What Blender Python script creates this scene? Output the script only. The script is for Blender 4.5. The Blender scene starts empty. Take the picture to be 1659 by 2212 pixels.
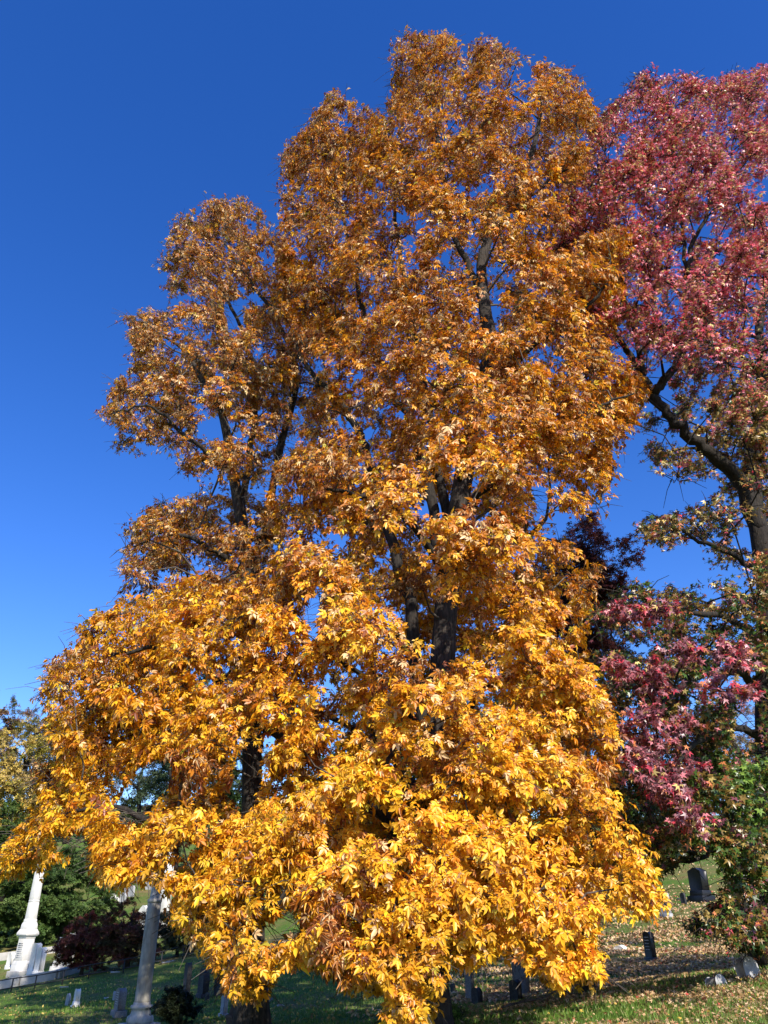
import bpy, math, random
import numpy as np
R = math.radians
rng = np.random.default_rng(7)
random.seed(7)
S = bpy.context.scene
COL = S.collection

# ------------------------------------------------------------ camera
PITCH = 27.9
FPX, CU, CV = 1661.2, 829.5, 1106.0          # focal length and centre, in a 1659 x 2212 picture
CAM = np.array([0.0, 0.0, 1.6])
cd = bpy.data.cameras.new('camera'); cam = bpy.data.objects.new('camera', cd); COL.objects.link(cam)
cam.location = CAM; cam.rotation_euler = (R(90 + PITCH), 0, 0)
cd.sensor_fit = 'VERTICAL'; cd.angle = 2 * math.atan(CV / FPX); cd.clip_start = 0.1; cd.clip_end = 5000
S.camera = cam
# ------------------------------------------------------------ sky, sun, exposure
SUN_AZ, SUN_EL = 156.0, 38.0                  # clockwise from +Y (the view direction)
W = bpy.data.worlds.new('World'); S.world = W; W.use_nodes = True
nt = W.node_tree; bgn = nt.nodes['Background']
sky = nt.nodes.new('ShaderNodeTexSky'); sky.sky_type = 'NISHITA'; sky.sun_disc = False
sky.sun_elevation = R(SUN_EL); sky.sun_rotation = R(SUN_AZ)
sky.air_density = 1.0; sky.dust_density = 0.3; sky.ozone_density = 4.0; sky.altitude = 100
shs = nt.nodes.new('ShaderNodeHueSaturation'); shs.inputs['Saturation'].default_value = 1.30; shs.inputs['Hue'].default_value = .518
nt.links.new(sky.outputs[0], shs.inputs['Color']); nt.links.new(shs.outputs[0], bgn.inputs[0]); bgn.inputs[1].default_value = 0.122
sd = bpy.data.lights.new('sun', 'SUN'); sd.energy = 3.7; sd.angle = R(0.53); sd.color = (1.0, 0.93, 0.82)
sun = bpy.data.objects.new('sun', sd); COL.objects.link(sun)
sun.rotation_euler = (R(90 - SUN_EL), 0, R(180 - SUN_AZ)); sun.location = (20, -20, 40)
S.view_settings.view_transform = 'Standard'; S.view_settings.look = 'None'
S.view_settings.exposure = 0.95; S.view_settings.gamma = 1.0
S.cycles.max_bounces = 6; S.cycles.diffuse_bounces = 3; S.cycles.glossy_bounces = 2
S.cycles.transmission_bounces = 4; S.cycles.transparent_max_bounces = 4
S.cycles.use_denoising = True

cp, sp = math.cos(R(PITCH)), math.sin(R(PITCH))
def P(u, v, Y):
    """world point seen at (u, v) at ground distance Y"""
    u = np.asarray(u, float); v = np.asarray(v, float); Y = np.asarray(Y, float)
    a = (u - CU) / FPX; b = (CV - v) / FPX
    dy = cp - sp * b; dz = sp + cp * b
    t = Y / dy
    return np.stack(np.broadcast_arrays(a * t, Y, CAM[2] + dz * t), -1)
def proj(p):
    q = p - CAM
    d = q[..., 1] * cp + q[..., 2] * sp
    h = -q[..., 1] * sp + q[..., 2] * cp
    return CU + FPX * q[..., 0] / d, CV - FPX * h / d, d

def norm(a):
    return a / (np.linalg.norm(a, axis=-1, keepdims=True) + 1e-9)

def inside(u, v, poly):
    poly = np.asarray(poly, float); n = len(poly)
    r = np.zeros(np.shape(u), bool); j = n - 1
    for i in range(n):
        xi, yi = poly[i]; xj, yj = poly[j]
        if yi != yj:
            r ^= ((yi > v) != (yj > v)) & (u < (xj - xi) * (v - yi) / (yj - yi) + xi)
        j = i
    return r

# ------------------------------------------------------------ terrain
def gp(u, v, Y): return tuple(P(u, v, Y))
ctrl = [(0, -15, 0.0), (0, 0, 0.0), (-8, 4, -.35), (8, 4, .35), (16, 10, 1.0), (-16, 10, -.8), (0, 9, 0.0), (6, 10, .25),
        gp(1659, 2104, 17), gp(1800, 2085, 17), gp(1500, 2127, 17), gp(1300, 2162, 17), gp(1100, 2197, 17), gp(930, 2232, 16.5),
        gp(600, 2250, 17), gp(300, 2300, 17), gp(0, 2360, 17),
        gp(1659, 2205, 13.6), gp(1300, 2225, 13.6),
        gp(1659, 2096, 22), gp(1400, 2118, 22), gp(1200, 2150, 22), gp(1659, 2062, 28), gp(1412, 2076, 29), gp(1200, 2110, 28),
        gp(1018, 2164, 24), gp(760, 2190, 23), gp(500, 2205, 23), gp(300, 2226, 25), gp(258, 2194, 27), gp(162, 2176, 32),
        gp(20, 2200, 27), gp(-150, 2230, 27),
        gp(22, 2146, 40), gp(134, 2127, 40), gp(265, 2108, 40), gp(393, 2078, 42), gp(600, 2075, 40), gp(900, 2070, 38),
        gp(42, 2107, 50), gp(130, 2070, 52), gp(0, 2065, 57), gp(150, 2040, 58), gp(380, 2045, 58), gp(380, 1950, 75),
        gp(200, 1900, 90), gp(200, 1790, 120), gp(0, 1860, 95), gp(-200, 1850, 95), gp(700, 1990, 60), gp(900, 1960, 62),
        gp(1100, 1950, 62), gp(700, 1850, 110), gp(1100, 1840, 100),
        gp(1337, 2053, 34), gp(1444, 1981, 42), gp(1531, 1945, 48), gp(1659, 1935, 48), gp(1850, 1920, 48), gp(1400, 1862, 68), gp(1550, 1850, 75),
        gp(1500, 1800, 110), gp(1000, 1780, 140), gp(300, 1740, 150), gp(2000, 1800, 110),
        (-90, 40, -4), (-90, 90, 6), (90, 30, 5), (90, 90, 12), (-60, 0, -4), (60, -10, 3), (0, -60, -2), (-80, 160, 16), (80, 160, 20), (0, 200, 22)]
cx = np.array(ctrl, float)
SC = 30.0
def tpsU(r2): return np.where(r2 > 1e-12, r2 * np.log(r2 + 1e-12), 0)
_X = cx[:, :2] / SC; n_ = len(_X)
_K = tpsU(((_X[:, None] - _X[None]) ** 2).sum(-1)) + np.eye(n_) * 0.004
_Pm = np.c_[np.ones(n_), _X]
_A = np.block([[_K, _Pm], [_Pm.T, np.zeros((3, 3))]])
_w = np.linalg.solve(_A, np.r_[cx[:, 2], 0, 0, 0])
def ground(x, y):
    x = np.asarray(x, float); y = np.asarray(y, float); sh = np.broadcast(x, y).shape
    q = np.stack(np.broadcast_arrays(x, y), -1).reshape(-1, 2)
    out = np.empty(len(q))
    for i in range(0, len(q), 40000):
        qq = q[i:i + 40000] / SC
        qq_c = np.clip(qq, -7, 8)
        k = tpsU(((qq_c[:, None] - _X[None]) ** 2).sum(-1))
        z = k @ _w[:n_] + _w[n_] + qq_c @ _w[n_ + 1:]
        r = np.linalg.norm(qq * SC, axis=1)
        f = np.clip((r - 130) / 110, 0, 1); f = f * f * (3 - 2 * f)
        z = np.clip(z, -7, 26)
        out[i:i + 40000] = z * (1 - f) + (np.where(qq[:, 1] > 0, 20.0, -4.0)) * f
    z = out.reshape(sh)
    z = z + 0.025 * np.sin(x * 1.7 + y * .6) * np.sin(y * 1.3 - x * .4) + 0.015 * np.sin(x * 4.1 + 1) * np.sin(y * 3.7)
    return z

# ------------------------------------------------------------ materials
def new_mat(name):
    m = bpy.data.materials.new(name); m.use_nodes = True
    t = m.node_tree; t.nodes.clear()
    o = t.nodes.new('ShaderNodeOutputMaterial'); b = t.nodes.new('ShaderNodeBsdfPrincipled')
    t.links.new(b.outputs[0], o.inputs[0])
    return m, t, b, o
def N(t, kind, **kw):
    n = t.nodes.new(kind)
    for k, v in kw.items():
        if k in n.inputs: n.inputs[k].default_value = v
        else: setattr(n, k, v)
    return n
def ramp(t, fac, stops):
    r = t.nodes.new('ShaderNodeValToRGB'); e = r.color_ramp.elements
    e[0].position = stops[0][0]; e[0].color = (*stops[0][1], 1)
    e[1].position = stops[-1][0]; e[1].color = (*stops[-1][1], 1)
    for p, c in stops[1:-1]:
        x = e.new(p); x.color = (*c, 1)
    t.links.new(fac, r.inputs[0]); return r
def leaf_mat(name, trans=0.35, rough=0.45, spec=0.4):
    m, t, b, o = new_mat(name)
    a = N(t, 'ShaderNodeAttribute', attribute_name='Col')
    g = N(t, 'ShaderNodeNewGeometry')
    no = N(t, 'ShaderNodeTexNoise', Scale=14.0, Detail=3.0)
    hs = N(t, 'ShaderNodeHueSaturation')
    mr = N(t, 'ShaderNodeMapRange'); t.links.new(no.outputs[0], mr.inputs[0])
    mr.inputs[1].default_value = .3; mr.inputs[2].default_value = .7; mr.inputs[3].default_value = .85; mr.inputs[4].default_value = 1.15
    t.links.new(mr.outputs[0], hs.inputs['Value']); t.links.new(a.outputs['Color'], hs.inputs['Color'])
    t.links.new(hs.outputs[0], b.inputs['Base Color'])
    b.inputs['Roughness'].default_value = rough; b.inputs['Specular IOR Level'].default_value = spec
    tr = N(t, 'ShaderNodeBsdfTranslucent'); t.links.new(hs.outputs[0], tr.inputs[0])
    mx = N(t, 'ShaderNodeMixShader'); mx.inputs[0].default_value = trans
    t.links.new(b.outputs[0], mx.inputs[1]); t.links.new(tr.outputs[0], mx.inputs[2]); t.links.new(mx.outputs[0], o.inputs[0])
    return m
def noise_mat(name, c1, c2, scale=8.0, rough=.85, bump=.3, stretch=(1, 1, 1), bscale=None, c3=None):
    m, t, b, o = new_mat(name)
    tc = N(t, 'ShaderNodeTexCoord'); mp = N(t, 'ShaderNodeMapping'); mp.inputs['Scale'].default_value = stretch
    t.links.new(tc.outputs['Object'], mp.inputs[0])
    no = N(t, 'ShaderNodeTexNoise', Scale=scale, Detail=8.0, Roughness=.65); t.links.new(mp.outputs[0], no.inputs[0])
    st = [(.32, c1), (.68, c2)] if c3 is None else [(.3, c1), (.5, c2), (.68, c3)]
    r = ramp(t, no.outputs[0], st); t.links.new(r.outputs[0], b.inputs['Base Color'])
    b.inputs['Roughness'].default_value = rough; b.inputs['Specular IOR Level'].default_value = .3
    n2 = N(t, 'ShaderNodeTexNoise', Scale=bscale or scale * 3, Detail=6.0); t.links.new(mp.outputs[0], n2.inputs[0])
    bp = N(t, 'ShaderNodeBump', Strength=bump, Distance=.02); t.links.new(n2.outputs[0], bp.inputs['Height'])
    t.links.new(bp.outputs[0], b.inputs['Normal'])
    return m
M = {}
M['hickory'] = leaf_mat('hickory_leaf', .28, .40, .5)
M['gum'] = leaf_mat('sweetgum_leaf', .25, .36, .6)
M['far'] = leaf_mat('far_leaf', .25, .6, .2)
M['needle'] = leaf_mat('evergreen_leaf', .10, .55, .25)
M['litter'] = leaf_mat('fallen_leaf', .12, .6, .3)
M['blade'] = leaf_mat('grass_blade', .25, .5, .3)
M['bark'] = noise_mat('grey_bark', (.012, .010, .008), (.085, .070, .058), 6, .95, 1.0, (3, 3, .6), 14)
M['barkdark'] = noise_mat('dark_bark', (.010, .008, .007), (.05, .042, .035), 7, .95, 1.0, (3, 3, .7), 16)
M['twig'] = noise_mat('grey_twig', (.035, .028, .022), (.14, .12, .10), 20, .9, .2)
M['marble'] = noise_mat('white_marble', (.58, .55, .48), (.82, .80, .75), 1.6, .6, .1, (1, 1, .5))
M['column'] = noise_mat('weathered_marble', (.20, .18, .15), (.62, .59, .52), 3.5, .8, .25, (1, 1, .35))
M['granite'] = noise_mat('grey_granite', (.10, .10, .10), (.24, .235, .23), 40, .7, .12)
M['lightstone'] = noise_mat('pale_grey_stone', (.26, .26, .27), (.46, .46, .46), 9, .85, .3)
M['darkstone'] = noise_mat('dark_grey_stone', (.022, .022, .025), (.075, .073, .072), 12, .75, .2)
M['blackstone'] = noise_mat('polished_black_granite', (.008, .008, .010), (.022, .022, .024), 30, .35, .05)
M['brownstone'] = noise_mat('brown_stone', (.045, .035, .030), (.11, .085, .07), 6, .85, .3)
M['kerb'] = noise_mat('pale_kerb_stone', (.34, .32, .28), (.52, .49, .44), 2.5, .9, .25)
M['iron'] = noise_mat('black_iron', (.012, .012, .014), (.035, .033, .032), 30, .6, .1)

def ground_mat():
    m, t, b, o = new_mat('lawn')
    tc = N(t, 'ShaderNodeTexCoord')
    n1 = N(t, 'ShaderNodeTexNoise', Scale=.25, Detail=5.0, Roughness=.6); n2 = N(t, 'ShaderNodeTexNoise', Scale=9.0, Detail=8.0, Roughness=.75)
    n3 = N(t, 'ShaderNodeTexNoise', Scale=.9, Detail=6.0)
    for n in (n1, n2, n3): t.links.new(tc.outputs['Object'], n.inputs[0])
    g = ramp(t, n2.outputs[0], [(.25, (.025, .055, .010)), (.5, (.075, .145, .022)), (.75, (.17, .25, .05))])
    dr = ramp(t, n2.outputs[0], [(.3, (.10, .075, .03)), (.7, (.30, .22, .10))])
    f = ramp(t, n1.outputs[0], [(.42, (0, 0, 0)), (.62, (.55, .55, .55))])
    f2 = ramp(t, n3.outputs[0], [(.5, (0, 0, 0)), (.7, (.5, .5, .5))])
    ad = N(t, 'ShaderNodeMath', operation='ADD', use_clamp=True); t.links.new(f.outputs[0], ad.inputs[0]); t.links.new(f2.outputs[0], ad.inputs[1])
    mx = N(t, 'ShaderNodeMix', data_type='RGBA'); t.links.new(ad.outputs[0], mx.inputs[0]); t.links.new(g.outputs[0], mx.inputs[6]); t.links.new(dr.outputs[0], mx.inputs[7])
    t.links.new(mx.outputs[2], b.inputs['Base Color']); b.inputs['Roughness'].default_value = .95; b.inputs['Specular IOR Level'].default_value = .1
    bp = N(t, 'ShaderNodeBump', Strength=.8, Distance=.06); t.links.new(n2.outputs[0], bp.inputs['Height']); t.links.new(bp.outputs[0], b.inputs['Normal'])
    return m
M['lawn'] = ground_mat()

# ------------------------------------------------------------ mesh helpers
def link_mesh(name, v, f, mat, parent=None, col=None, smooth=False):
    v = np.asarray(v, np.float32); me = bpy.data.meshes.new(name)
    f = [np.asarray(x) for x in (f if isinstance(f, list) else [f]) if len(x)]
    me.vertices.add(len(v)); me.vertices.foreach_set('co', v.ravel())
    tot = np.concatenate([np.full(len(x), x.shape[1]) for x in f]); loops = np.concatenate([x.ravel() for x in f])
    me.loops.add(len(loops)); me.loops.foreach_set('vertex_index', loops.astype(np.int32))
    me.polygons.add(len(tot)); st = np.r_[0, np.cumsum(tot)[:-1]]
    me.polygons.foreach_set('loop_start', st.astype(np.int32)); me.polygons.foreach_set('loop_total', tot.astype(np.int32))
    if smooth: me.polygons.foreach_set('use_smooth', np.ones(len(tot), bool))
    me.update(calc_edges=True)
    if col is not None:
        a = me.color_attributes.new('Col', 'FLOAT_COLOR', 'POINT')
        c = np.ones((len(v), 4), np.float32); c[:, :3] = col; a.data.foreach_set('color', c.ravel())
    me.materials.append(mat)
    o = bpy.data.objects.new(name, me); COL.objects.link(o)
    if parent is not None: o.parent = parent
    return o
def tag(o, label=None, cat=None, group=None, kind=None):
    if label: o['label'] = label
    if cat: o['category'] = cat
    if group: o['group'] = group
    if kind: o['kind'] = kind
    return o
def empty(name, loc, label, cat, group=None, rz=0):
    o = bpy.data.objects.new(name, None); COL.objects.link(o); o.location = loc; o.rotation_euler = (0, 0, rz)
    o.empty_display_size = .3
    return tag(o, label, cat, group)
class MB:
    """collects shapes for ONE mesh"""
    def __init__(s): s.v = []; s.q = []; s.t = []; s.n = 0; s.g = []
    def add(s, v, q=None, t=None, ng=None):
        v = np.asarray(v, float)
        if q is not None and len(q): s.q.append(np.asarray(q) + s.n)
        if t is not None and len(t): s.t.append(np.asarray(t) + s.n)
        if ng is not None: s.g.append(np.asarray([ng]) + s.n)
        s.v.append(v); s.n += len(v)
    def build(s, name, mat, parent=None, smooth=False, bevel=0):
        f = ([np.concatenate(s.q)] if s.q else []) + ([np.concatenate(s.t)] if s.t else []) + s.g
        o = link_mesh(name, np.concatenate(s.v), f, mat, parent, smooth=smooth)
        if bevel:
            b = o.modifiers.new('bevel', 'BEVEL'); b.width = bevel; b.segments = 2; b.limit_method = 'ANGLE'
        return o
    def box(s, x0, x1, y0, y1, z0, z1, tx=0, ty=0):
        """box whose top is inset by tx, ty on each side"""
        v = [(x0, y0, z0), (x1, y0, z0), (x1, y1, z0), (x0, y1, z0), (x0 + tx, y0 + ty, z1), (x1 - tx, y0 + ty, z1), (x1 - tx, y1 - ty, z1), (x0 + tx, y1 - ty, z1)]
        s.add(v, [(0, 3, 2, 1), (4, 5, 6, 7), (0, 1, 5, 4), (1, 2, 6, 5), (2, 3, 7, 6), (3, 0, 4, 7)])
    def cbox(s, hx, hy, z0, z1, tx=0, ty=None): s.box(-hx, hx, -hy, hy, z0, z1, tx, tx if ty is None else ty)
    def lathe(s, prof, n=32, flute=0):
        a = np.linspace(0, 2 * np.pi, n, endpoint=False); rings = []
        for r, z in prof:
            rr = r * (1 - flute * (0.5 + .5 * np.cos(a * n / 2))) if flute else np.full(n, r)
            rings.append(np.c_[rr * np.cos(a), rr * np.sin(a), np.full(n, z)])
        k = len(prof); i = np.arange(n); j = (i + 1) % n; q = []
        for m in range(k - 1): q.append(np.c_[m * n + i, m * n + j, (m + 1) * n + j, (m + 1) * n + i])
        s.add(np.concatenate(rings), np.concatenate(q)); b = s.n - k * n
        s.g.append(np.array([b + (k - 1) * n + i])); s.g.append(np.array([b + i[::-1]]))
    def prism(s, prof, y0, y1):
        """outline (x, z) counter-clockwise seen from -Y, pushed from y0 to y1"""
        p = np.asarray(prof, float); n = len(p); i = np.arange(n); j = (i + 1) % n
        v = np.r_[np.c_[p[:, 0], np.full(n, y0), p[:, 1]], np.c_[p[:, 0], np.full(n, y1), p[:, 1]]]
        s.add(v, np.c_[i, i + n, j + n, j][:, ::-1] * 1); b = s.n - 2 * n
        s.g.append(np.array([b + i])); s.g.append(np.array([b + n + i[::-1]]))
    def tube(s, pts, rad, n=8, wob=0.0, cap=True):
        pts = np.asarray(pts, float); rad = np.broadcast_to(np.asarray(rad, float), len(pts)); k = len(pts)
        tg = norm(np.gradient(pts, axis=0)); ref = np.array([0.31, 0.95, 0.05])
        side = norm(np.cross(tg, ref)); up = np.cross(side, tg); a = np.linspace(0, 2 * np.pi, n, endpoint=False)
        rr = rad[:, None] * (1 + (wob * (np.sin(a * 3 + np.arange(k)[:, None] * .7) * .6 + rng.normal(0, .5, (k, n))) if wob else 0))
        v = pts[:, None] + rr[..., None] * (np.cos(a)[None, :, None] * side[:, None] + np.sin(a)[None, :, None] * up[:, None])
        i = np.arange(n); j = (i + 1) % n
        q = np.concatenate([np.c_[m * n + i, m * n + j, (m + 1) * n + j, (m + 1) * n + i] for m in range(k - 1)])
        s.add(v.reshape(-1, 3), q); b = s.n - k * n
        if cap: s.g.append(np.array([b + (k - 1) * n + i])); s.g.append(np.array([b + i[::-1]]))
    def tubes3(s, A, B, C, r0, r1, n=3):
        """many thin bent tubes at once"""
        A, B, C = (np.asarray(x, float) for x in (A, B, C)); k = len(A)
        if not k: return
        a = np.arange(n) * 2 * np.pi / n; rings = []
        r0 = np.broadcast_to(r0, k); r1 = np.broadcast_to(r1, k)
        for p, t, r in ((A, B - A, r0), (B, C - A, (r0 + r1) / 2), (C, C - B, r1)):
            t = norm(t); sd_ = norm(np.cross(t, [.2, .3, .93])); up = np.cross(sd_, t)
            rings.append(p[:, None] + r[:, None, None] * (np.cos(a)[None, :, None] * sd_[:, None] + np.sin(a)[None, :, None] * up[:, None]))
        v = np.stack(rings, 1).reshape(-1, 3); i = np.arange(n); j = (i + 1) % n
        q1 = np.concatenate([np.c_[m * n + i, m * n + j, (m + 1) * n + j, (m + 1) * n + i] for m in range(2)])
        q = (q1[None] + (np.arange(k) * 3 * n)[:, None, None]).reshape(-1, 4)
        s.add(v, q)

def smooth_path(pts, sub=6):
    pts = np.asarray(pts, float); n = len(pts)
    p = np.r_[[2 * pts[0] - pts[1]], pts, [2 * pts[-1] - pts[-2]]]; out = []
    for i in range(n - 1):
        p0, p1, p2, p3 = p[i:i + 4]
        for t in np.linspace(0, 1, sub, endpoint=False):
            out.append(.5 * ((2 * p1) + (-p0 + p2) * t + (2 * p0 - 5 * p1 + 4 * p2 - p3) * t * t + (-p0 + 3 * p1 - 3 * p2 + p3) * t ** 3))
    out.append(pts[-1]); return np.array(out)

# ------------------------------------------------------------ ground sheet
def axis(lo, hi, fine0, fine1, step, far):
    a = np.arange(fine0, fine1 + .01, step); out = [a]
    g = np.geomspace(step, far, 45)
    up_ = fine1 + np.cumsum(g); dn = fine0 - np.cumsum(g)
    return np.r_[dn[::-1], a, up_]
gx = axis(0, 0, -30, 30, .6, 140); gy = axis(0, 0, 0, 70, .6, 140)
GX, GY = np.meshgrid(gx, gy); GZ = ground(GX, GY)
nx, ny = len(gx), len(gy); ii, jj = np.meshgrid(np.arange(nx - 1), np.arange(ny - 1)); b0 = (jj * nx + ii).ravel()
o = link_mesh('ground', np.c_[GX.ravel(), GY.ravel(), GZ.ravel()], np.c_[b0, b0 + 1, b0 + nx + 1, b0 + nx], M['lawn'], smooth=True)
tag(o, kind='structure')

# ------------------------------------------------------------ leaf shapes
def hickory_template(k, curl=0.0):
    """one compound leaf: five leaflets in a drooping fan"""
    r = np.random.default_rng(100 + k); V = []; Q = []
    angs = [0, 48, -48, 100, -100]; L = [1.0, .9, .9, .62, .62]; off = [.30, .24, .24, .03, .03]
    for a, l, of in zip(angs, L, off):
        a = R(a + r.uniform(-14, 14)); l = l * r.uniform(.82, 1.15); w = .25 * l * (1 - .45 * curl); f = .07 + .22 * curl
        zt = r.uniform(-.35, .08) - .25 * curl
        loc = np.array([(0, 0, 0), (-w * .85, .36 * l, f * l), (-w * .8, .66 * l, f * l), (0, l, 0), (w * .8, .66 * l, f * l), (w * .85, .36 * l, f * l)])
        loc[:, 2] += zt * loc[:, 1] ** 1.5
        tw = r.uniform(-.5, .5); x, z = loc[:, 0].copy(), loc[:, 2].copy()
        loc[:, 0] = x * math.cos(tw) - z * math.sin(tw) * .3; loc[:, 2] = z + x * math.sin(tw)
        c, s_ = math.cos(a), math.sin(a)
        v = np.c_[loc[:, 0] * c - loc[:, 1] * s_, loc[:, 0] * s_ + loc[:, 1] * c + of, loc[:, 2]]
        v[:, 2] -= .18 * (v[:, 0] ** 2 + v[:, 1] ** 2)
        b = len(V) * 6; V.append(v); Q += [(b, b + 1, b + 2, b + 3), (b, b + 3, b + 4, b + 5)]
    return np.concatenate(V), np.array(Q), 6
def star_template(k, curl=0.0):
    r = np.random.default_rng(200 + k); V = [(0, 0, 0)]
    A = [0, 62, -62, 122, -122]; order = [-122, -62, 0, 62, 122]
    pts = []
    for a in order:
        L = {0: 1.0, 62: .9, 122: .62}[abs(a)] * r.uniform(.9, 1.08)
        pts.append((R(a + r.uniform(-6, 6)), L, r.uniform(-.35, .12) - .3 * curl))
    ring = []
    for i, (a, L, z) in enumerate(pts):
        am = (a + pts[i - 1][0]) / 2 if i else a - R(34)
        ring.append((-math.sin(am) * .34, math.cos(am) * .34, .05)); ring.append((-math.sin(a) * L, math.cos(a) * L, z * L))
    am = pts[-1][0] + R(34); ring.append((-math.sin(am) * .34, math.cos(am) * .34, .05))
    V += ring; Q = [(0, 1 + 2 * i, 2 + 2 * i, 3 + 2 * i) for i in range(5)]
    v = np.array(V, float); v[:, 1] += .15
    return v, np.array(Q), 12
def oval_template(k, curl=0.0):
    """a spray of four small simple leaves"""
    r = np.random.default_rng(300 + k); V = []; Q = []
    for a0 in (0, 80, 170, 265):
        a = R(a0 + r.uniform(-25, 25)); l = r.uniform(.6, 1); w = .33 * l; z = r.uniform(-.5, .4)
        loc = np.array([(0, .1, 0), (-w, .55 * l, z * .5 * l + .06), (0, l + .1, z * l), (w, .55 * l, z * .5 * l + .06)])
        c, s_ = math.cos(a), math.sin(a)
        V.append(np.c_[loc[:, 0] * c - loc[:, 1] * s_, loc[:, 0] * s_ + loc[:, 1] * c, loc[:, 2]]); b = 4 * (len(V) - 1); Q.append((b, b + 1, b + 2, b + 3))
    return np.concatenate(V), np.array(Q), 4
def dry_template(k, curl=0.0):
    r = np.random.default_rng(400 + k); w = r.uniform(.4, .75); f = r.uniform(.2, .5); V = np.array([(0, -.9, 0), (-w, -.3, f), (-w * .8, .4, f * .8), (0, .9, r.uniform(0, .4)), (w * .9, .3, f), (w, -.4, f * .7)])
    return V, np.array([(0, 1, 2, 3), (0, 3, 4, 5)]), 6
TPL = {'dry': dry_template, 'hickory': hickory_template, 'star': star_template, 'oval': oval_template}

def build_leaves(name, kind, pos, fwd, nrm, size, col, mat, parent, curl=None, nvar=6):
    """one mesh holding a crown's leaves"""
    n = len(pos); fwd = norm(fwd); side = norm(np.cross(fwd, nrm)); nrm = np.cross(side, fwd)
    var = rng.integers(0, nvar, n)
    if curl is None: curl = np.zeros(n)
    cb = (curl > rng.random(n)).astype(int)
    VV, QQ, CC, base = [], [], [], 0
    for k in range(nvar):
        for c in (0, 1):
            m = (var == k) & (cb == c)
            if not m.any(): continue
            tv, tq, per = TPL[kind](k, float(c)); s = size[m][:, None, None]
            v = pos[m][:, None] + s * (tv[None, :, :1] * side[m][:, None] + tv[None, :, 1:2] * fwd[m][:, None] + tv[None, :, 2:] * nrm[m][:, None])
            cnt = m.sum(); K = len(tv)
            # every leaflet its own shade of the leaf's colour
            nl = K // per; sh = rng.normal(1, .10, (cnt, nl)).repeat(per, 1)[:, :K]
            CC.append((col[m][:, None] * sh[..., None]).reshape(-1, 3))
            VV.append(v.reshape(-1, 3)); QQ.append((tq[None] + (np.arange(cnt) * K)[:, None, None] + base).reshape(-1, 4)); base += cnt * K
    return link_mesh(name, np.concatenate(VV), np.concatenate(QQ), mat, parent, col=np.clip(np.concatenate(CC), 0, 1))

def rand_dirs(n):
    return norm(rng.normal(size=(n, 3)))

def clump_leaves(C, rad, nleaf, ntwig, axis_xy, droop=.5, flat=.65, spread=1.0, nrand=.45):
    """C (k,3) clump centres, rad (k,) radii -> leaves set along twigs that leave each centre"""
    k = len(C); tw = np.repeat(np.arange(k), ntwig); T = len(tw)
    out = C[tw] - axis_xy[tw]; out[:, 2] *= .2; out = norm(out)
    d = norm(rand_dirs(T) * 1.0 + out * .45 + np.array([0, 0, .12]))
    d = d * np.array([1, 1, flat])
    ln = rad[tw] * rng.uniform(.55, 1.1, T) * spread
    A = C[tw] + rand_dirs(T) * (rad[tw] * .12)[:, None]
    E = A + d * ln[:, None]; E[:, 2] -= droop * .35 * ln * np.linalg.norm(d[:, :2], axis=1)
    B = (A + E) / 2; B[:, 2] += .10 * ln
    per = max(1, nleaf // ntwig); li = np.repeat(np.arange(T), per); n = len(li)
    t = rng.beta(2.2, 1.1, n); t1 = (1 - t)
    pos = (t1 ** 2)[:, None] * A[li] + (2 * t * t1)[:, None] * (2 * B - .5 * (A + E))[li] + (t ** 2)[:, None] * E[li]
    pos += rng.normal(0, 1, (n, 3)) * (rad[tw][li] * .085)[:, None]
    o2 = out[li]; dd = norm((E - A))[li]
    fwd = norm(dd * .7 + o2 * .35 + rand_dirs(n) * .6 + np.array([0, 0, -droop]))
    nrm = norm(o2 * .55 + np.array([0, 0, .6]) + rand_dirs(n) * nrand)
    return pos, fwd, nrm, tw[li], (A, B, E), tw, li

def sample_clumps(n, polys, yfun, zones_excl=(), dens_pow=2.0, dmax=30.0, holes=(), mind=.0, gate=None):
    """clump centres spread through a crown's volume"""
    allp = np.concatenate([np.asarray(p, float) for p in polys]); lo, hi = allp.min(0), allp.max(0); out = []
    tries = 0
    while len(out) < n and tries < 400:
        tries += 1
        u = rng.uniform(lo[0], hi[0], 400); v = rng.uniform(lo[1], hi[1], 400)
        m = np.zeros(400, bool)
        for p in polys: m |= inside(u, v, p)
        for p in holes: m &= ~inside(u, v, p)
        u, v = u[m], v[m]
        if not len(u): continue
        Y = yfun(u, v); p3 = P(u, v, Y); _, _, d = proj(p3)
        acc = rng.random(len(u)) < (d / dmax) ** dens_pow
        for q, uu, vv, Yq in zip(p3[acc], u[acc], v[acc], Y[acc]):
            if any((uu - a) ** 2 + (vv - b) ** 2 < r * r and Yq < yl for a, b, r, yl in zones_excl): continue
            if q[2] < .4: continue
            if gate is not None and Yq < gate[0]:
                g = math.sin(1.9 * q[0] + gate[1]) * math.sin(1.7 * q[2] + .4 * q[1] + 2 * gate[1]) + .6 * math.sin(3.3 * q[0] - q[2] + gate[1]) * math.sin(2.9 * q[2] + q[0])
                if g < gate[2]: continue
            if mind and out:
                oo = np.array(out)
                if (((oo - q) ** 2).sum(1) < mind * mind).any(): continue
            out.append(q)
            if len(out) >= n: break
    return np.array(out)

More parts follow.
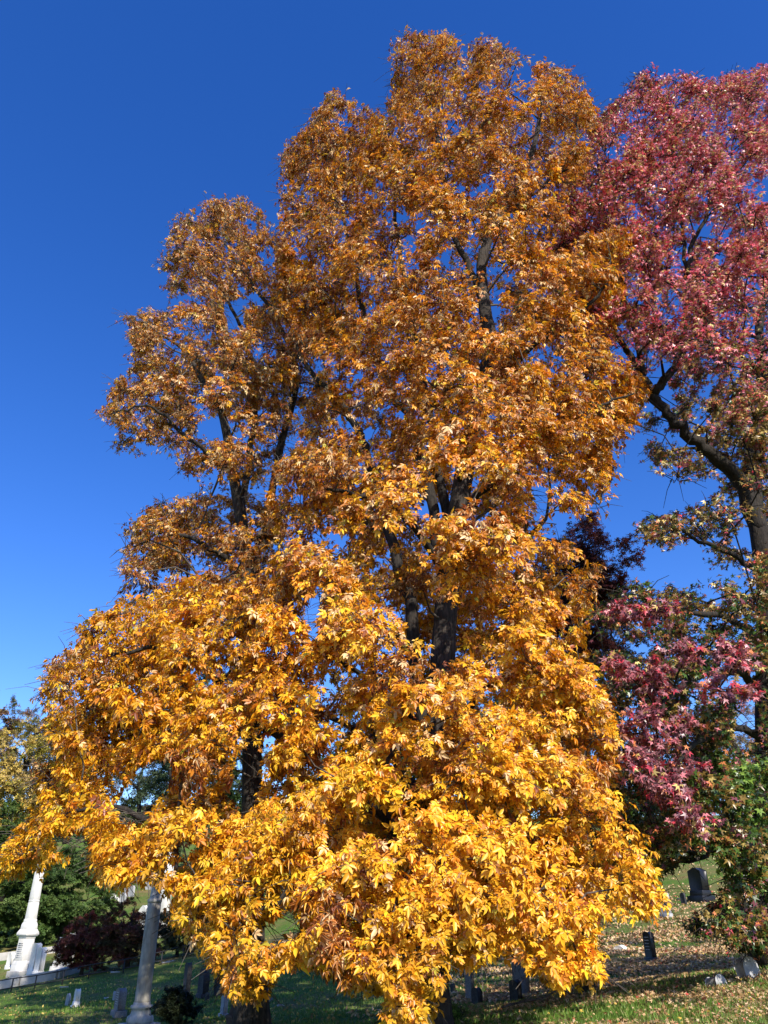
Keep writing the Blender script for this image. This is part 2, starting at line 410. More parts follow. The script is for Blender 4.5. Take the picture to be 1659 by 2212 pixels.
def attach(C, nodes, node_r, lift=.35):
    """each clump is joined to the nearest wood below it, or to a clump already joined: bent, branching limbs"""
    k = len(C); N0 = nodes; R0 = node_r
    def cost(c, nd):
        dv = c - nd; return np.linalg.norm(dv, axis=-1) + 2.0 * np.clip(np.linalg.norm(dv[..., :2], axis=-1) * lift - dv[..., 2], 0, None)
    best = np.empty(k); bi = np.empty((k, 3)); br = np.empty(k)
    for i in range(k):
        cc = cost(C[i], N0); j = cc.argmin(); best[i] = cc[j]; bi[i] = N0[j]; br[i] = R0[j]
    A = np.empty_like(C); rr = np.empty(k); todo = np.ones(k, bool)
    for _ in range(k):
        i = np.where(todo, best, 1e9).argmin(); todo[i] = False; A[i] = bi[i]; rr[i] = min(br[i], .09)
        idx = np.where(todo)[0]
        if not len(idx): break
        for t in (.6, 1.0):
            nd = A[i] * (1 - t) + C[i] * t; nd[2] += .08 * (1 - t)
            cc = cost(C[idx], nd) + .35; m = cc < best[idx]; q = idx[m]; best[q] = cc[m]; bi[q] = nd; br[q] = rr[i] * .72
    B = A * .5 + C * .5; ln = np.linalg.norm(C - A, axis=1); B[:, 2] += .10 * ln; B += rng.normal(0, .10, B.shape) * ln[:, None]
    return A, B, C, rr

def make_tree(name, label, cat, base, limbs, C, rad, kind, leafsize, nleaf, ntwig, colfun, leafmat, barkmat, twigmat,
              clip=None, holes=(), droop=.5, curlfun=None, flat=.65, thin=0.0, group=None, twigr=.007, brr=.035, axis_pts=None, cull=None):
    base = np.array(base); root = empty(name, base, label, cat, group)
    nodes, nr = [], []
    for i, (pts, r0, r1) in enumerate(limbs):
        p = smooth_path(pts); rr = r0 + (r1 - r0) * np.linspace(0, 1, len(p)) ** .8
        if i == 0: rr[:4] *= np.array([1.45, 1.22, 1.1, 1.04])
        else: p[1:-1] += rng.normal(0, .035, (len(p) - 2, 3))
        mb = MB(); mb.tube(p - base, rr, 14 if r0 > .15 else 8, .06)
        mb.build('trunk' if i == 0 else 'limb', barkmat if i == 0 else M['barkdark'], root, smooth=True)  # limbs get darker bark: shade inside the crown put into their colour
        nodes.append(p[3:]); nr.append(rr[3:])
    nodes = np.concatenate(nodes); nr = np.concatenate(nr)
    A, B, E, rr = attach(C, nodes, nr)
    ax = np.zeros_like(C); trunk = np.asarray(limbs[0][0], float)
    for i, c in enumerate(C):
        ax[i] = [np.interp(c[2], trunk[:, 2], trunk[:, 0]), np.interp(c[2], trunk[:, 2], trunk[:, 1]), c[2] - 1.0]
    pos, fwd, nrm, ci, tw, twc, li = clump_leaves(C, rad, nleaf, ntwig, ax, droop, flat, nrand={'hickory': .65, 'star': .9, 'oval': .6}[kind])
    u, v, d = proj(pos); keep = np.ones(len(pos), bool)
    if clip:
        ju = rng.normal(0, 9, len(pos)); jv = rng.normal(0, 9, len(pos)); m = np.zeros(len(pos), bool)
        for p in clip: m |= inside(u + ju, v + jv, p)
        keep &= m
    for p in holes: keep &= ~inside(u, v, p)
    if thin: keep &= rng.random(len(pos)) > thin
    if cull is not None: keep &= cull(u, v, pos)
    keep &= pos[:, 2] > ground(pos[:, 0], pos[:, 1]) + (.25 if rad.mean() > .5 else .03)
    used = np.zeros(len(twc), bool); used[np.unique(li[keep])] = True
    mb = MB(); reach = np.linalg.norm(E - A, axis=1)
    cnt = np.bincount(ci[keep], minlength=len(C)); tot = np.bincount(ci, minlength=len(C)); few = cnt < .25 * tot
    keep &= ~few[ci]; used &= ~few[twc]; ck = ~few
    if clip:
        for q in (B, A * .25 + C * .75):
            bu, bv, _ = proj(q); m = np.zeros(len(C), bool)
            for p in clip: m |= inside(bu, bv, p)
            for p in holes: m &= ~inside(bu, bv, p)
            ck &= m
    mb.tubes3((A - base)[ck], (B - base)[ck], (E - base)[ck], np.clip(rr[ck] * .55, twigr * 1.3, brr), twigr * 1.3, 5)
    mb.tubes3((tw[0] - base)[used], (tw[1] - base)[used], (tw[2] - base)[used], twigr, twigr * .45, 3)
    mb.build('branchwork', twigmat, root)
    pos, fwd, nrm, ci, u, v = pos[keep], fwd[keep], nrm[keep], ci[keep], u[keep], v[keep]
    if kind == 'hickory': nrm = norm(nrm + rand_dirs(len(nrm)) * .15)
    size = leafsize * rng.uniform(.6, 1.25, len(pos)) * rng.uniform(.82, 1.12, len(C))[ci]
    col = colfun(u, v, ci, len(C), pos)
    curl = curlfun(u, v, ci, len(C)) if curlfun else None
    build_leaves('crown', kind, pos - base, fwd, nrm, size, col, leafmat, root, curl)
    print(name, 'clumps', len(C), 'leaves', len(pos))
    return root

def pick(pal, w, n, r=None):
    pal = np.array(pal); w = np.asarray(w, float)
    if w.ndim == 1: return pal[rng.choice(len(pal), n, p=w / w.sum())]
    w = w / w.sum(1, keepdims=True); c = w.cumsum(1); x = rng.random((n, 1)); return pal[(x > c).sum(1).clip(0, len(pal) - 1)]

# ============================================================ the golden hickory
HP = [(858, 78), (905, 70), (945, 72), (985, 84), (1000, 122), (1022, 100), (1045, 74), (1080, 95), (1130, 128), (1200, 148), (1250, 165), (1284, 235),
      (1288, 300), (1255, 380), (1222, 450), (1232, 520), (1300, 505), (1345, 468), (1390, 478), (1388, 540), (1345, 590), (1345, 640), (1325, 700), (1310, 760), (1370, 800), (1405, 848), (1372, 900), (1350, 960), (1320, 1010), (1305, 1090),
      (1262, 1142), (1232, 1100), (1180, 1120), (1215, 1170), (1290, 1225), (1268, 1330), (1262, 1400), (1300, 1490), (1332, 1580), (1320, 1690), (1370, 1755),
      (1412, 1880), (1436, 1958), (1400, 1985), (1340, 1960), (1275, 1990), (1300, 2090), (1250, 2150), (1195, 2130), (1130, 2062), (1075, 2048), (1030, 2080),
      (955, 2062), (948, 2110), (925, 2195), (850, 2215), (830, 2150), (780, 2130), (740, 2115), (700, 2085), (650, 2075), (600, 2095), (560, 2165), (500, 2145),
      (470, 2095), (440, 2035), (390, 2000), (372, 1950), (350, 1900), (300, 1885), (262, 1912), (212, 1890), (200, 1830), (140, 1850), (82, 1890), (20, 1912), (-10, 1890),
      (30, 1815), (70, 1770), (90, 1715), (85, 1655), (150, 1640), (112, 1580), (90, 1500), (110, 1440), (160, 1400), (175, 1350), (250, 1308), (330, 1290),
      (372, 1222), (430, 1208), (480, 1235), (520, 1262), (580, 1240), (600, 1150), (570, 1100), (600, 1045), (595, 1005), (650, 975), (672, 955), (650, 925), (660, 870), (700, 830), (640, 770),
      (600, 660), (603, 520), (612, 430), (620, 320), (652, 298), (690, 232), (720, 200), (762, 196), (800, 240), (838, 258), (856, 180), (850, 120)]
HH = [[(300, 1650), (350, 1630), (385, 1650), (375, 1700), (335, 1730), (320, 1775), (265, 1785), (245, 1740), (275, 1700)],
      [(515, 1620), (545, 1600), (575, 1640), (560, 1740), (520, 1770), (490, 1700)],
      [(100, 1800), (190, 1790), (205, 1835), (140, 1850)],
      [(1140, 1050), (1175, 1040), (1190, 1105), (1160, 1120)],
      [(560, 1990), (640, 1960), (660, 2010), (600, 2040), (560, 2030)],
      [(655, 1290), (700, 1280), (690, 1380), (665, 1400)]]
hb = P(925, 2240, 16.3); hb[2] = ground(hb[0], hb[1]) - .1
def hY(u, v, rr=rng):
    ax = np.interp(v, [70, 700, 1400, 2200], [16.8, 16.4, 16.2, 16.0])
    au = np.interp(v, [70, 500, 1000, 1500, 2200], [1060, 990, 950, 830, 830])
    hw = np.interp(v, [70, 200, 500, 900, 1300, 1700, 2200], [150, 250, 350, 380, 480, 640, 620])
    rd = np.interp(v, [70, 300, 900, 1500, 2000, 2200], [1.8, 3.2, 4.4, 5.2, 5.3, 4.6])
    q = np.sqrt(np.clip(1 - ((u - au) / hw) ** 2, .08, 1)) * rd
    t = np.where(rr.random(len(u)) < .62, -rr.beta(5, 1.6, len(u)), rr.uniform(-1, 1, len(u)))
    return ax + t * q
hexc = [(1045, 610, 45, 16.5), (1030, 520, 30, 16.5), (975, 505, 25, 16.5), (770, 900, 45, 16.4), (700, 800, 35, 16.4), (845, 850, 30, 16.4),
        (480, 1480, 28, 17), (550, 1680, 60, 17), (970, 1115, 30, 17), (960, 1380, 35, 16), (700, 1730, 40, 14), (1230, 1590, 35, 16), (1240, 1850, 30, 16), (880, 2000, 25, 14),
        (900, 1130, 60, 15.5), (860, 1270, 75, 15), (900, 1400, 60, 14.5), (985, 1340, 45, 14.5), (960, 1500, 40, 13.5), (700, 1680, 50, 14), (560, 1680, 80, 16), (1240, 1600, 45, 14), (1260, 1840, 50, 13.5), (800, 1000, 50, 15.5), (620, 1240, 40, 15),
        (1020, 560, 60, 16.2), (1090, 620, 50, 16.2), (900, 620, 35, 16), (480, 1700, 50, 16), (1060, 1790, 35, 12.5)]
HC = sample_clumps(900, [HP], hY, hexc, dmax=26, holes=HH, mind=.38, dens_pow=1.4, gate=(15.2, .7, -.30))
# the low skirt of sprays that hang nearest the viewer, set out by eye
SK = [(60, 1850, 13.2), (130, 1760, 13), (110, 1690, 13.3), (180, 1600, 13), (160, 1500, 13.4), (240, 1420, 13.6), (330, 1360, 13.6), (420, 1270, 14), (420, 1400, 13), (300, 1500, 12.6),
      (240, 1850, 12), (290, 1790, 12), (300, 1870, 11.8), (400, 1790, 11.8), (420, 1640, 12.2), (450, 1560, 12.4), (560, 1450, 12.4), (640, 1540, 12), (700, 1400, 12.4),
      (420, 1900, 11.6), (450, 1990, 11.4), (520, 2090, 11.2), (560, 1950, 11.2), (640, 2030, 11), (620, 1850, 11.3), (720, 1950, 11), (740, 2060, 11), (820, 2090, 10.8), (870, 2160, 10.8),
      (900, 2060, 11), (860, 1950, 11), (930, 1960, 11.2), (1000, 2010, 11.2), (1080, 1980, 11.2), (1160, 2060, 11.3), (1240, 2100, 11.4), (1230, 2000, 11.4), (1310, 1920, 11.6), (1385, 1930, 11.8),
      (1330, 1820, 12), (1150, 1900, 11.3), (1050, 1850, 11.4), (1000, 1700, 11.6), (920, 1800, 11.3), (860, 1600, 11.6), (780, 1700, 11.5), (1150, 1560, 12), (1200, 1450, 12.3), (1180, 1650, 12),
      (680, 1770, 11.6), (340, 1920, 11.8), (970, 1880, 11.2), (800, 1850, 11.2), (1250, 1730, 12), (1230, 1510, 12.2), (1090, 1690, 11.8)]
SK += [(330, 1560, 14.2), (430, 1530, 14.4), (500, 1450, 14.4), (390, 1580, 14.8), (200, 1680, 13.4), (160, 1810, 13), (240, 1780, 12.6), (470, 1640, 14.6), (440, 1740, 13), (500, 1840, 12.4), (610, 1700, 13.6),
       (640, 1620, 13.2), (620, 1760, 12.4), (520, 1900, 12), (110, 1580, 14.2), (150, 1450, 14.4), (200, 1370, 14.6), (260, 1330, 14.6), (560, 1330, 14), (620, 1420, 13.4), (520, 1280, 15)]
SKa = np.array([P(*s) for s in SK]); SKa += rng.normal(0, .08, SKa.shape)
HC = np.r_[HC, SKa]
nf = len(HC) - len(SKa)
HB = sample_clumps(230, [HP], lambda u, v: 16.6 + rng.uniform(0, 1, len(u)) * np.interp(v, [70, 400, 1000, 1800], [1.0, 2.2, 4.0, 4.5]), [(1030, 590, 60, 30), (960, 500, 30, 30), (300, 1550, 420, 30)], dmax=28, holes=HH, mind=.6, dens_pow=1.5)
hr = np.r_[rng.uniform(.52, .92, nf), rng.uniform(.60, .82, len(SKa)), rng.uniform(.8, 1.1, len(HB))]; HC = np.r_[HC, HB]
def PP(*l): return [P(*x) for x in l]
def fix_base(l, b): l[0] = b; return l
hl = [(fix_base(PP((925, 2240, 16.3), (930, 2060, 16.3), (938, 1850, 16.3), (950, 1550, 16.3), (970, 1250, 16.4), (1010, 980, 16.4), (1058, 760, 16.5), (1046, 660, 16.5), (1042, 560, 16.5), (1078, 470, 16.4), (1125, 390, 16.2), (1160, 290, 16.1), (1170, 200, 16)), hb), .40, .05),
      (PP((1052, 680, 16.5), (1022, 595, 16.6), (985, 520, 16.7), (965, 420, 16.8), (948, 290, 16.8), (930, 150, 16.8)), .13, .03),
      (PP((940, 1750, 16.3), (880, 1300, 16.6), (800, 1010, 17), (768, 920, 17), (720, 850, 16.8), (652, 772, 16.6), (620, 660, 16.6)), .17, .04),
      (PP((965, 1300, 16.4), (905, 960, 16.8), (850, 852, 16.7), (805, 740, 16.4), (770, 600, 16.2), (745, 480, 16.2), (700, 330, 16.2)), .15, .03),
      (PP((975, 1230, 16.4), (930, 900, 17.4), (880, 650, 18), (850, 400, 18.2), (880, 220, 18)), .14, .03),
      (PP((938, 1900, 16.2), (800, 1730, 15.6), (620, 1600, 15), (495, 1520, 14.4), (455, 1455, 14.2), (350, 1400, 13.8), (220, 1420, 13.6)), .13, .03),
      (PP((935, 2000, 16.2), (760, 1890, 14.8), (560, 1850, 13.6), (380, 1800, 12.8), (220, 1740, 13), (90, 1790, 13.2)), .12, .02),
      (PP((935, 1980, 16.2), (860, 1900, 14), (760, 1900, 12.2), (620, 1930, 11.6), (500, 2010, 11.4)), .10, .02),
      (PP((937, 1950, 16.2), (910, 1900, 13.6), (890, 1950, 11.8), (870, 2060, 11)), .09, .02),
      (PP((937, 1950, 16.2), (1030, 1880, 13.8), (1120, 1900, 12.2), (1220, 1990, 11.5)), .10, .02),
      (PP((942, 1800, 16.2), (1060, 1700, 14.6), (1200, 1740, 13), (1330, 1830, 12.2)), .11, .02),
      (PP((950, 1600, 16.3), (1060, 1480, 14.6), (1160, 1480, 13), (1220, 1470, 12.4)), .10, .02),
      (PP((948, 1650, 16.3), (860, 1500, 14.4), (760, 1440, 13), (700, 1400, 12.5)), .10, .02),
      (PP((945, 1720, 16.3), (900, 1620, 13.8), (850, 1620, 12), (800, 1690, 11.6)), .09, .02),
      (PP((990, 1120, 16.4), (1130, 980, 15), (1250, 900, 14.2), (1370, 850, 14)), .11, .02),
      (PP((1035, 870, 16.4), (1160, 740, 15.6), (1290, 640, 15), (1320, 560, 15)), .10, .02),
      (PP((970, 1250, 16.4), (860, 1100, 14.6), (740, 1060, 13.4), (660, 1040, 13)), .10, .02),
      (PP((1000, 1050, 16.4), (960, 900, 14.4), (950, 780, 13.2), (960, 650, 13)), .09, .02),
      (PP((965, 1330, 16.4), (1060, 1200, 18), (1180, 1120, 20), (1180, 900, 20.5)), .11, .02),
      (PP((945, 1750, 16.3), (800, 1600, 18.5), (600, 1500, 20), (450, 1400, 20)), .11, .02),
      (PP((1080, 470, 16.4), (1150, 420, 15.4), (1230, 350, 15), (1250, 250, 15)), .06, .02),
      (PP((540, 1790, 13.8), (542, 1720, 13.9), (556, 1640, 14), (570, 1580, 14.4)), .05, .03)]
YEL, GOL, ORG, COP, TAN, GRN, RUS = (.90, .48, .024), (.82, .36, .016), (.68, .24, .018), (.48, .19, .045), (.82, .55, .26), (.62, .52, .05), (.27, .075, .02)
def hcol(u, v, ci, nc, pos):
    n = len(u); tone = rng.normal(0, .5, nc)[ci]
    low = np.clip((v - 900) / 900, 0, 1); left = np.clip((1000 - u) / 500, 0, 1) * np.clip((1300 - v) / 400, 0, 1)
    w = np.stack([.28 + .75 * low + .25 * tone.clip(0, 1), np.full(n, .5), .35 - .22 * low + .2 * (-tone).clip(0, 1) + .2 * left, .12 * (1 - low) + .45 * left + .1 * (-tone).clip(0, 1),
                  .06 + .26 * left + .26 * (1 - low), .03 + .03 * tone.clip(0, 1), .03 + .2 * left], 1).clip(0)  # more pale tan higher up: dry leaves, with highlights put into the colour
    dry = (np.sin(np.arange(nc) * 12.9898) * 43758.5) % 1 < .13
    w[dry[ci]] = [.04, .2, .35, .5, .4, 0, .3]
    w[:, 6] += .16 * (1 - low); w[:, 3] += .14 * (1 - low)
    c = pick([YEL, GOL, ORG, COP, TAN, GRN, RUS], w, n)
    c = c * (1 + .10 * tone[:, None]) * rng.normal(1, .10, (n, 1))
    return c.clip(.005, .92)
def hcurl(u, v, ci, nc):
    return np.clip(.10 + .75 * ((np.sin(np.arange(nc) * 12.9898) * 43758.5) % 1 < .13)[ci] + .55 * np.clip((1100 - v) / 900, 0, 1) + .25 * (rng.random(nc) < .15)[ci], 0, .85)
make_tree('hickory_tree', 'huge golden orange hickory tree filling the middle of the picture', 'tree', hb, hl, HC, hr, 'hickory', .104, 225, 14, hcol, M['hickory'], M['bark'], M['twig'],
          clip=[HP], holes=HH, droop=.55, curlfun=hcurl, twigr=.009, brr=.045, cull=lambda u, v, p: rng.random(len(u)) < np.interp(v, [100, 900, 1300], [.62, .78, 1.0]))

# ============================================================ the copper hickory behind it
CP = [(372, 482), (440, 436), (512, 430), (560, 455), (585, 498), (582, 512), (640, 560), (720, 640), (760, 760), (700, 860), (645, 885), (625, 935), (592, 985), (560, 1030),
      (600, 1100), (640, 1240), (560, 1330), (430, 1330), (300, 1310), (266, 1288), (272, 1200), (280, 1130), (330, 1098), (400, 1075), (455, 1068), (455, 1040), (405, 1022), (372, 980), (352, 948),
      (330, 992), (300, 1000), (256, 1032), (246, 990), (256, 918), (214, 892), (240, 848), (272, 790), (292, 755), (272, 680), (300, 664), (350, 682), (400, 650), (362, 632), (352, 560)]
CH = [[(478, 650), (520, 640), (530, 700), (490, 715)]]
cb_ = P(545, 2200, 19.6); cb_[2] = ground(cb_[0], cb_[1]) - .1
def cY(u, v): return 19.2 + rng.uniform(-1, 1, len(u)) * np.interp(v, [430, 700, 1300], [1.7, 2.8, 3.0])
CC_ = sample_clumps(290, [CP], cY, [(480, 1100, 20, 20), (420, 940, 22, 19), (560, 655, 25, 19)], dmax=30, holes=CH, mind=.40, gate=(20, 2.1, -.35))
cl = [(fix_base(PP((545, 2200, 19.6), (545, 1700, 19.6), (538, 1400, 19.6), (528, 1180, 19.4), (500, 1000, 19.2), (478, 890, 19.1), (442, 830, 19.0), (400, 760, 18.9), (345, 720, 18.8)), cb_), .30, .03),
      (PP((535, 1300, 19.6), (600, 1000, 19.8), (640, 800, 19.6), (590, 680, 19.2), (540, 610, 19.0), (480, 520, 18.8)), .14, .03),
      (PP((520, 1120, 19.4), (550, 900, 20.0), (540, 760, 20.1), (480, 620, 20.2), (440, 500, 20.2)), .12, .03),
      (PP((533, 1240, 19.5), (450, 1180, 18.8), (350, 1150, 18.4), (300, 1180, 18.2)), .10, .02),
      (PP((505, 1020, 19.2), (420, 960, 18.4), (330, 880, 18.0), (250, 890, 17.8)), .09, .02),
      (PP((482, 900, 19.1), (500, 820, 18.2), (510, 740, 17.8)), .07, .02)]
def ccol(u, v, ci, nc, pos):
    n = len(u); tone = rng.normal(0, .5, nc)[ci]; left = np.clip((650 - u) / 400, 0, 1)
    w = np.stack([.10 + .15 * tone.clip(0, 1), np.full(n, .30), np.full(n, .28), .26 + .1 * left, .50 + .12 * left, np.zeros(n) + .02, .22 + .1 * left], 1)
    return (pick([YEL, GOL, ORG, COP, TAN, GRN, RUS], w, n) * (.95 + .1 * tone[:, None]) * rng.normal(1, .12, (n, 1))).clip(.005, .9)
make_tree('hickory_tree', 'copper brown hickory rising behind the left side of the big golden hickory', 'tree', cb_, cl, CC_, rng.uniform(.5, .9, len(CC_)), 'hickory', .095, 190, 13, ccol,
          M['hickory'], M['bark'], M['twig'], clip=[CP], holes=CH, droop=.5, twigr=.010, brr=.045, curlfun=lambda u, v, ci, nc: np.full(len(u), .6))

# ============================================================ the sweetgum at the right
GP1 = [(1270, 270), (1320, 228), (1350, 215), (1385, 165), (1410, 152), (1450, 160), (1480, 152), (1520, 178), (1560, 165), (1600, 160), (1625, 135), (1660, 148), (1800, 120), (1900, 220), (1950, 500), (1960, 900),
       (1900, 1300), (1760, 1250), (1659, 1230), (1560, 1225), (1460, 1200), (1400, 1172), (1375, 1125), (1430, 1112), (1500, 1095), (1545, 1050), (1520, 1020), (1450, 1045), (1420, 1020), (1375, 940),
       (1290, 900), (1250, 760), (1200, 640), (1165, 560), (1185, 440), (1235, 360), (1275, 320)]
GP2 = [(1262, 1330), (1300, 1300), (1345, 1270), (1395, 1245), (1425, 1290), (1442, 1262), (1500, 1235), (1600, 1238), (1700, 1220), (1950, 1300), (1980, 1700), (1900, 2040), (1700, 2085),
       (1645, 2062), (1590, 2045), (1560, 2012), (1500, 2022), (1492, 1992), (1560, 1950), (1556, 1900), (1570, 1860), (1530, 1835), (1480, 1850), (1450, 1880), (1415, 1905), (1400, 1850), (1330, 1830), (1310, 1700), (1295, 1500), (1280, 1400)]
GH = [[(1395, 1000), (1420, 1030), (1480, 1050), (1530, 1035), (1540, 1060), (1450, 1110), (1380, 1118), (1320, 1060)],
      [(1590, 1530), (1640, 1520), (1640, 1600), (1580, 1620)]]
gb = P(1668, 2075, 19.5); gb[2] = ground(gb[0], gb[1]) - .1
def gY(u, v):
    q = np.sqrt(np.clip(1 - ((u - 1750) / 560) ** 2, .1, 1)) * np.interp(v, [150, 500, 1200, 2000], [2.5, 5, 5.5, 5])
    t = np.where(rng.random(len(u)) < .6, -rng.beta(4, 1.8, len(u)), rng.uniform(-1, 1, len(u)))
    Y = 18.6 + t * q
    off = np.clip((u - 1640) / 80, 0, 1)
    return np.where(off > 0, np.maximum(Y, 16 + off * 1.2), Y) + off * 1.5
gexc = [(1490, 560, 45, 18), (1520, 470, 40, 18), (1345, 620, 40, 17.5), (1450, 640, 30, 18), (1405, 850, 60, 17.4), (1450, 900, 60, 17.6), (1520, 960, 60, 18), (1580, 1020, 50, 18.4), (1640, 1150, 60, 18.5), (1370, 760, 45, 17.4), (1500, 800, 60, 17.4), (1480, 720, 28, 18), (1440, 880, 40, 18), (1500, 960, 40, 18), (1560, 1010, 35, 18), (1380, 800, 30, 18), (1640, 1100, 40, 19), (1640, 760, 30, 19), (1530, 430, 20, 18), (1490, 530, 25, 18), (1350, 740, 25, 18)]
GC1 = sample_clumps(820, [GP1], gY, gexc, dmax=27, holes=GH, mind=.42, dens_pow=1.5, gate=(18, 1.1, -.35))
GC2 = sample_clumps(230, [GP2], gY, [], dmax=20, holes=GH, mind=.5, dens_pow=1.2)
RED = [(1380, 1320), (1440, 1330), (1340, 1330), (1480, 1400), (1420, 1440), (1350, 1430), (1390, 1480), (1440, 1500), (1400, 1540), (1360, 1580), (1420, 1590), (1470, 1570), (1380, 1640), (1430, 1650),
       (1490, 1660), (1400, 1680), (1450, 1700), (1480, 1720), (1500, 1770), (1560, 1390), (1600, 1420), (1560, 1480), (1620, 1480)]
GC3 = np.array([P(a + rng.uniform(-14, 14), b + rng.uniform(-14, 14), 13.4 + rng.uniform(-.5, .9)) for a, b in RED])
GRE = [(1560, 1660), (1600, 1700), (1640, 1660), (1580, 1750), (1630, 1760), (1540, 1720), (1600, 1810), (1650, 1830), (1570, 1850), (1620, 1890), (1540, 1800), (1650, 1700)]
GC4 = np.array([P(a, b, 15 + rng.uniform(-.5, .7)) for a, b in GRE])
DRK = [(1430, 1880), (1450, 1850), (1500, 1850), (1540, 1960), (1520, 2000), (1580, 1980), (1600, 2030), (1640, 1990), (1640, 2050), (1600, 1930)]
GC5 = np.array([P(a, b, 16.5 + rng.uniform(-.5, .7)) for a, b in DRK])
GC_SHADE = np.array([15.2, 15.0, 8.2]) + rand_dirs(230) * np.array([4.6, 3.8, 4.0]) * (rng.random((230, 1)) ** .4)  # unseen crown part added beyond the right edge to shade the lawn
GC = np.r_[GC1, GC2, GC3, GC4, GC5, GC_SHADE]
GP3 = [(1760, -900), (6000, -900), (6000, 2600), (1760, 2600)]
ng1, ng2, ng3, ng4 = len(GC1), len(GC1) + len(GC2), len(GC1) + len(GC2) + len(GC3), len(GC1) + len(GC2) + len(GC3) + len(GC4)
gr = np.r_[rng.uniform(.5, .9, ng1), rng.uniform(.55, .9, len(GC2)), np.full(len(GC3), .42), np.full(len(GC4), .5), np.full(len(GC5), .5), np.full(len(GC_SHADE), 1.0)]
gl = [(fix_base(PP((1668, 2075, 19.5), (1664, 1800, 19.3), (1662, 1500, 19.2), (1655, 1240, 19), (1630, 1090, 19), (1625, 980, 19), (1655, 850, 19), (1640, 700, 19), (1680, 500, 19), (1700, 300, 19)), gb), .42, .06),
      (PP((1642, 1150, 19), (1600, 1040, 18.6), (1540, 985, 18.2), (1470, 925, 17.8), (1420, 862, 17.6), (1390, 812, 17.6), (1345, 745, 17.6), (1310, 700, 17.6), (1280, 620, 17.6)), .24, .04),
      (PP((1412, 852, 17.6), (1455, 795, 17.4), (1478, 740, 17.4), (1486, 640, 17.4), (1480, 560, 17.4), (1465, 450, 17.4), (1440, 300, 17.4)), .14, .03),
      (PP((1482, 600, 17.4), (1500, 520, 17.3), (1540, 430, 17.2), (1575, 350, 17), (1600, 260, 17)), .09, .02),
      (PP((1388, 810, 17.6), (1372, 720, 17.6), (1348, 640, 17.5), (1340, 540, 17.5), (1330, 400, 17.5)), .10, .02),
      (PP((1655, 860, 19), (1620, 780, 18.4), (1560, 760, 17.6), (1520, 700, 17)), .10, .02),
      (PP((1658, 1400, 19.2), (1560, 1330, 17.5), (1460, 1330, 15.5), (1380, 1330, 13.8)), .12, .02),
      (PP((1660, 1500, 19.2), (1580, 1450, 17), (1480, 1480, 14.6), (1410, 1560, 13.6)), .12, .02),
      (PP((1662, 1600, 19.2), (1580, 1570, 16.8), (1490, 1620, 14.2), (1450, 1690, 13.5)), .11, .02),
      (PP((1663, 1750, 19.3), (1600, 1660, 17.5), (1540, 1700, 16), (1580, 1780, 15.2)), .10, .02),
      (PP((1664, 1850, 19.3), (1600, 1800, 18), (1520, 1850, 17), (1440, 1860, 16.8)), .10, .02),
      (PP((1655, 1240, 19), (1560, 1190, 18), (1480, 1150, 17.4), (1420, 1140, 17.2)), .09, .02),
      (PP((1662, 1500, 19.2), (1760, 1350, 18), (1900, 1200, 17), (2050, 1000, 17)), .16, .03),
      ([P(1661, 1450, 19.2), np.array([11.5, 18, 6.5]), np.array([13.5, 16, 8]), np.array([16, 14, 9])], .16, .03),  # limb added to carry the unseen shading clumps
      (PP((1660, 1350, 19.2), (1800, 1000, 19.5), (1900, 700, 20), (1950, 450, 20)), .16, .03)]
CRI, PNK, ORD, PUR, OLV, GRE_, YLW = (.60, .055, .085), (.80, .25, .28), (.66, .22, .08), (.20, .06, .08), (.25, .16, .035), (.055, .11, .018), (.66, .50, .16)
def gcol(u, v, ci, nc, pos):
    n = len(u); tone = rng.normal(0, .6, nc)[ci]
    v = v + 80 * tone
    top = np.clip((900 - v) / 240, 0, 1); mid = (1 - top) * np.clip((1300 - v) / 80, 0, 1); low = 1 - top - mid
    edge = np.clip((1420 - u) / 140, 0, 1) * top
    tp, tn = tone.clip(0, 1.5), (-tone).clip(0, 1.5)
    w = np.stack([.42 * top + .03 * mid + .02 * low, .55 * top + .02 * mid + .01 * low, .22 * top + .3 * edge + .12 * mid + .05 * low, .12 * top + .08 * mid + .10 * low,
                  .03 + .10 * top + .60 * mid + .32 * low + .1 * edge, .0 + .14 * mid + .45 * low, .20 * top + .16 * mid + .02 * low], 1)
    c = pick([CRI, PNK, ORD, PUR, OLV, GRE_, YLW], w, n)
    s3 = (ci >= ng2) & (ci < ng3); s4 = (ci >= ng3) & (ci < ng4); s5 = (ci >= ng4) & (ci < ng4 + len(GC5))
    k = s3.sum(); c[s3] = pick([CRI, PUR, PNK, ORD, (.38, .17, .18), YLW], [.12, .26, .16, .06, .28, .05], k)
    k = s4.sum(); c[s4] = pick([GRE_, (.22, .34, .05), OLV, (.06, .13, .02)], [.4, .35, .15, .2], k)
    k = s5.sum(); c[s5] = pick([(.05, .08, .015), OLV, ORD, (.03, .05, .012)], [.5, .12, .08, .4], k)  # lowest hanging leaves: shade put into the colour as near black
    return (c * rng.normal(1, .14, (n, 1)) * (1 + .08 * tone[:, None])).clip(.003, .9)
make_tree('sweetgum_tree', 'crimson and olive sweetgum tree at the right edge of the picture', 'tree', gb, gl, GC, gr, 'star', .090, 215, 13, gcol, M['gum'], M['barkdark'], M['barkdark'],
          clip=[GP1, GP2, GP3], holes=GH, droop=.6, twigr=.012, brr=.05, curlfun=lambda u, v, ci, nc: np.where(v < 900, .5, .15), cull=lambda u, v, p: (u < 1700) | (rng.random(len(u)) < .45))

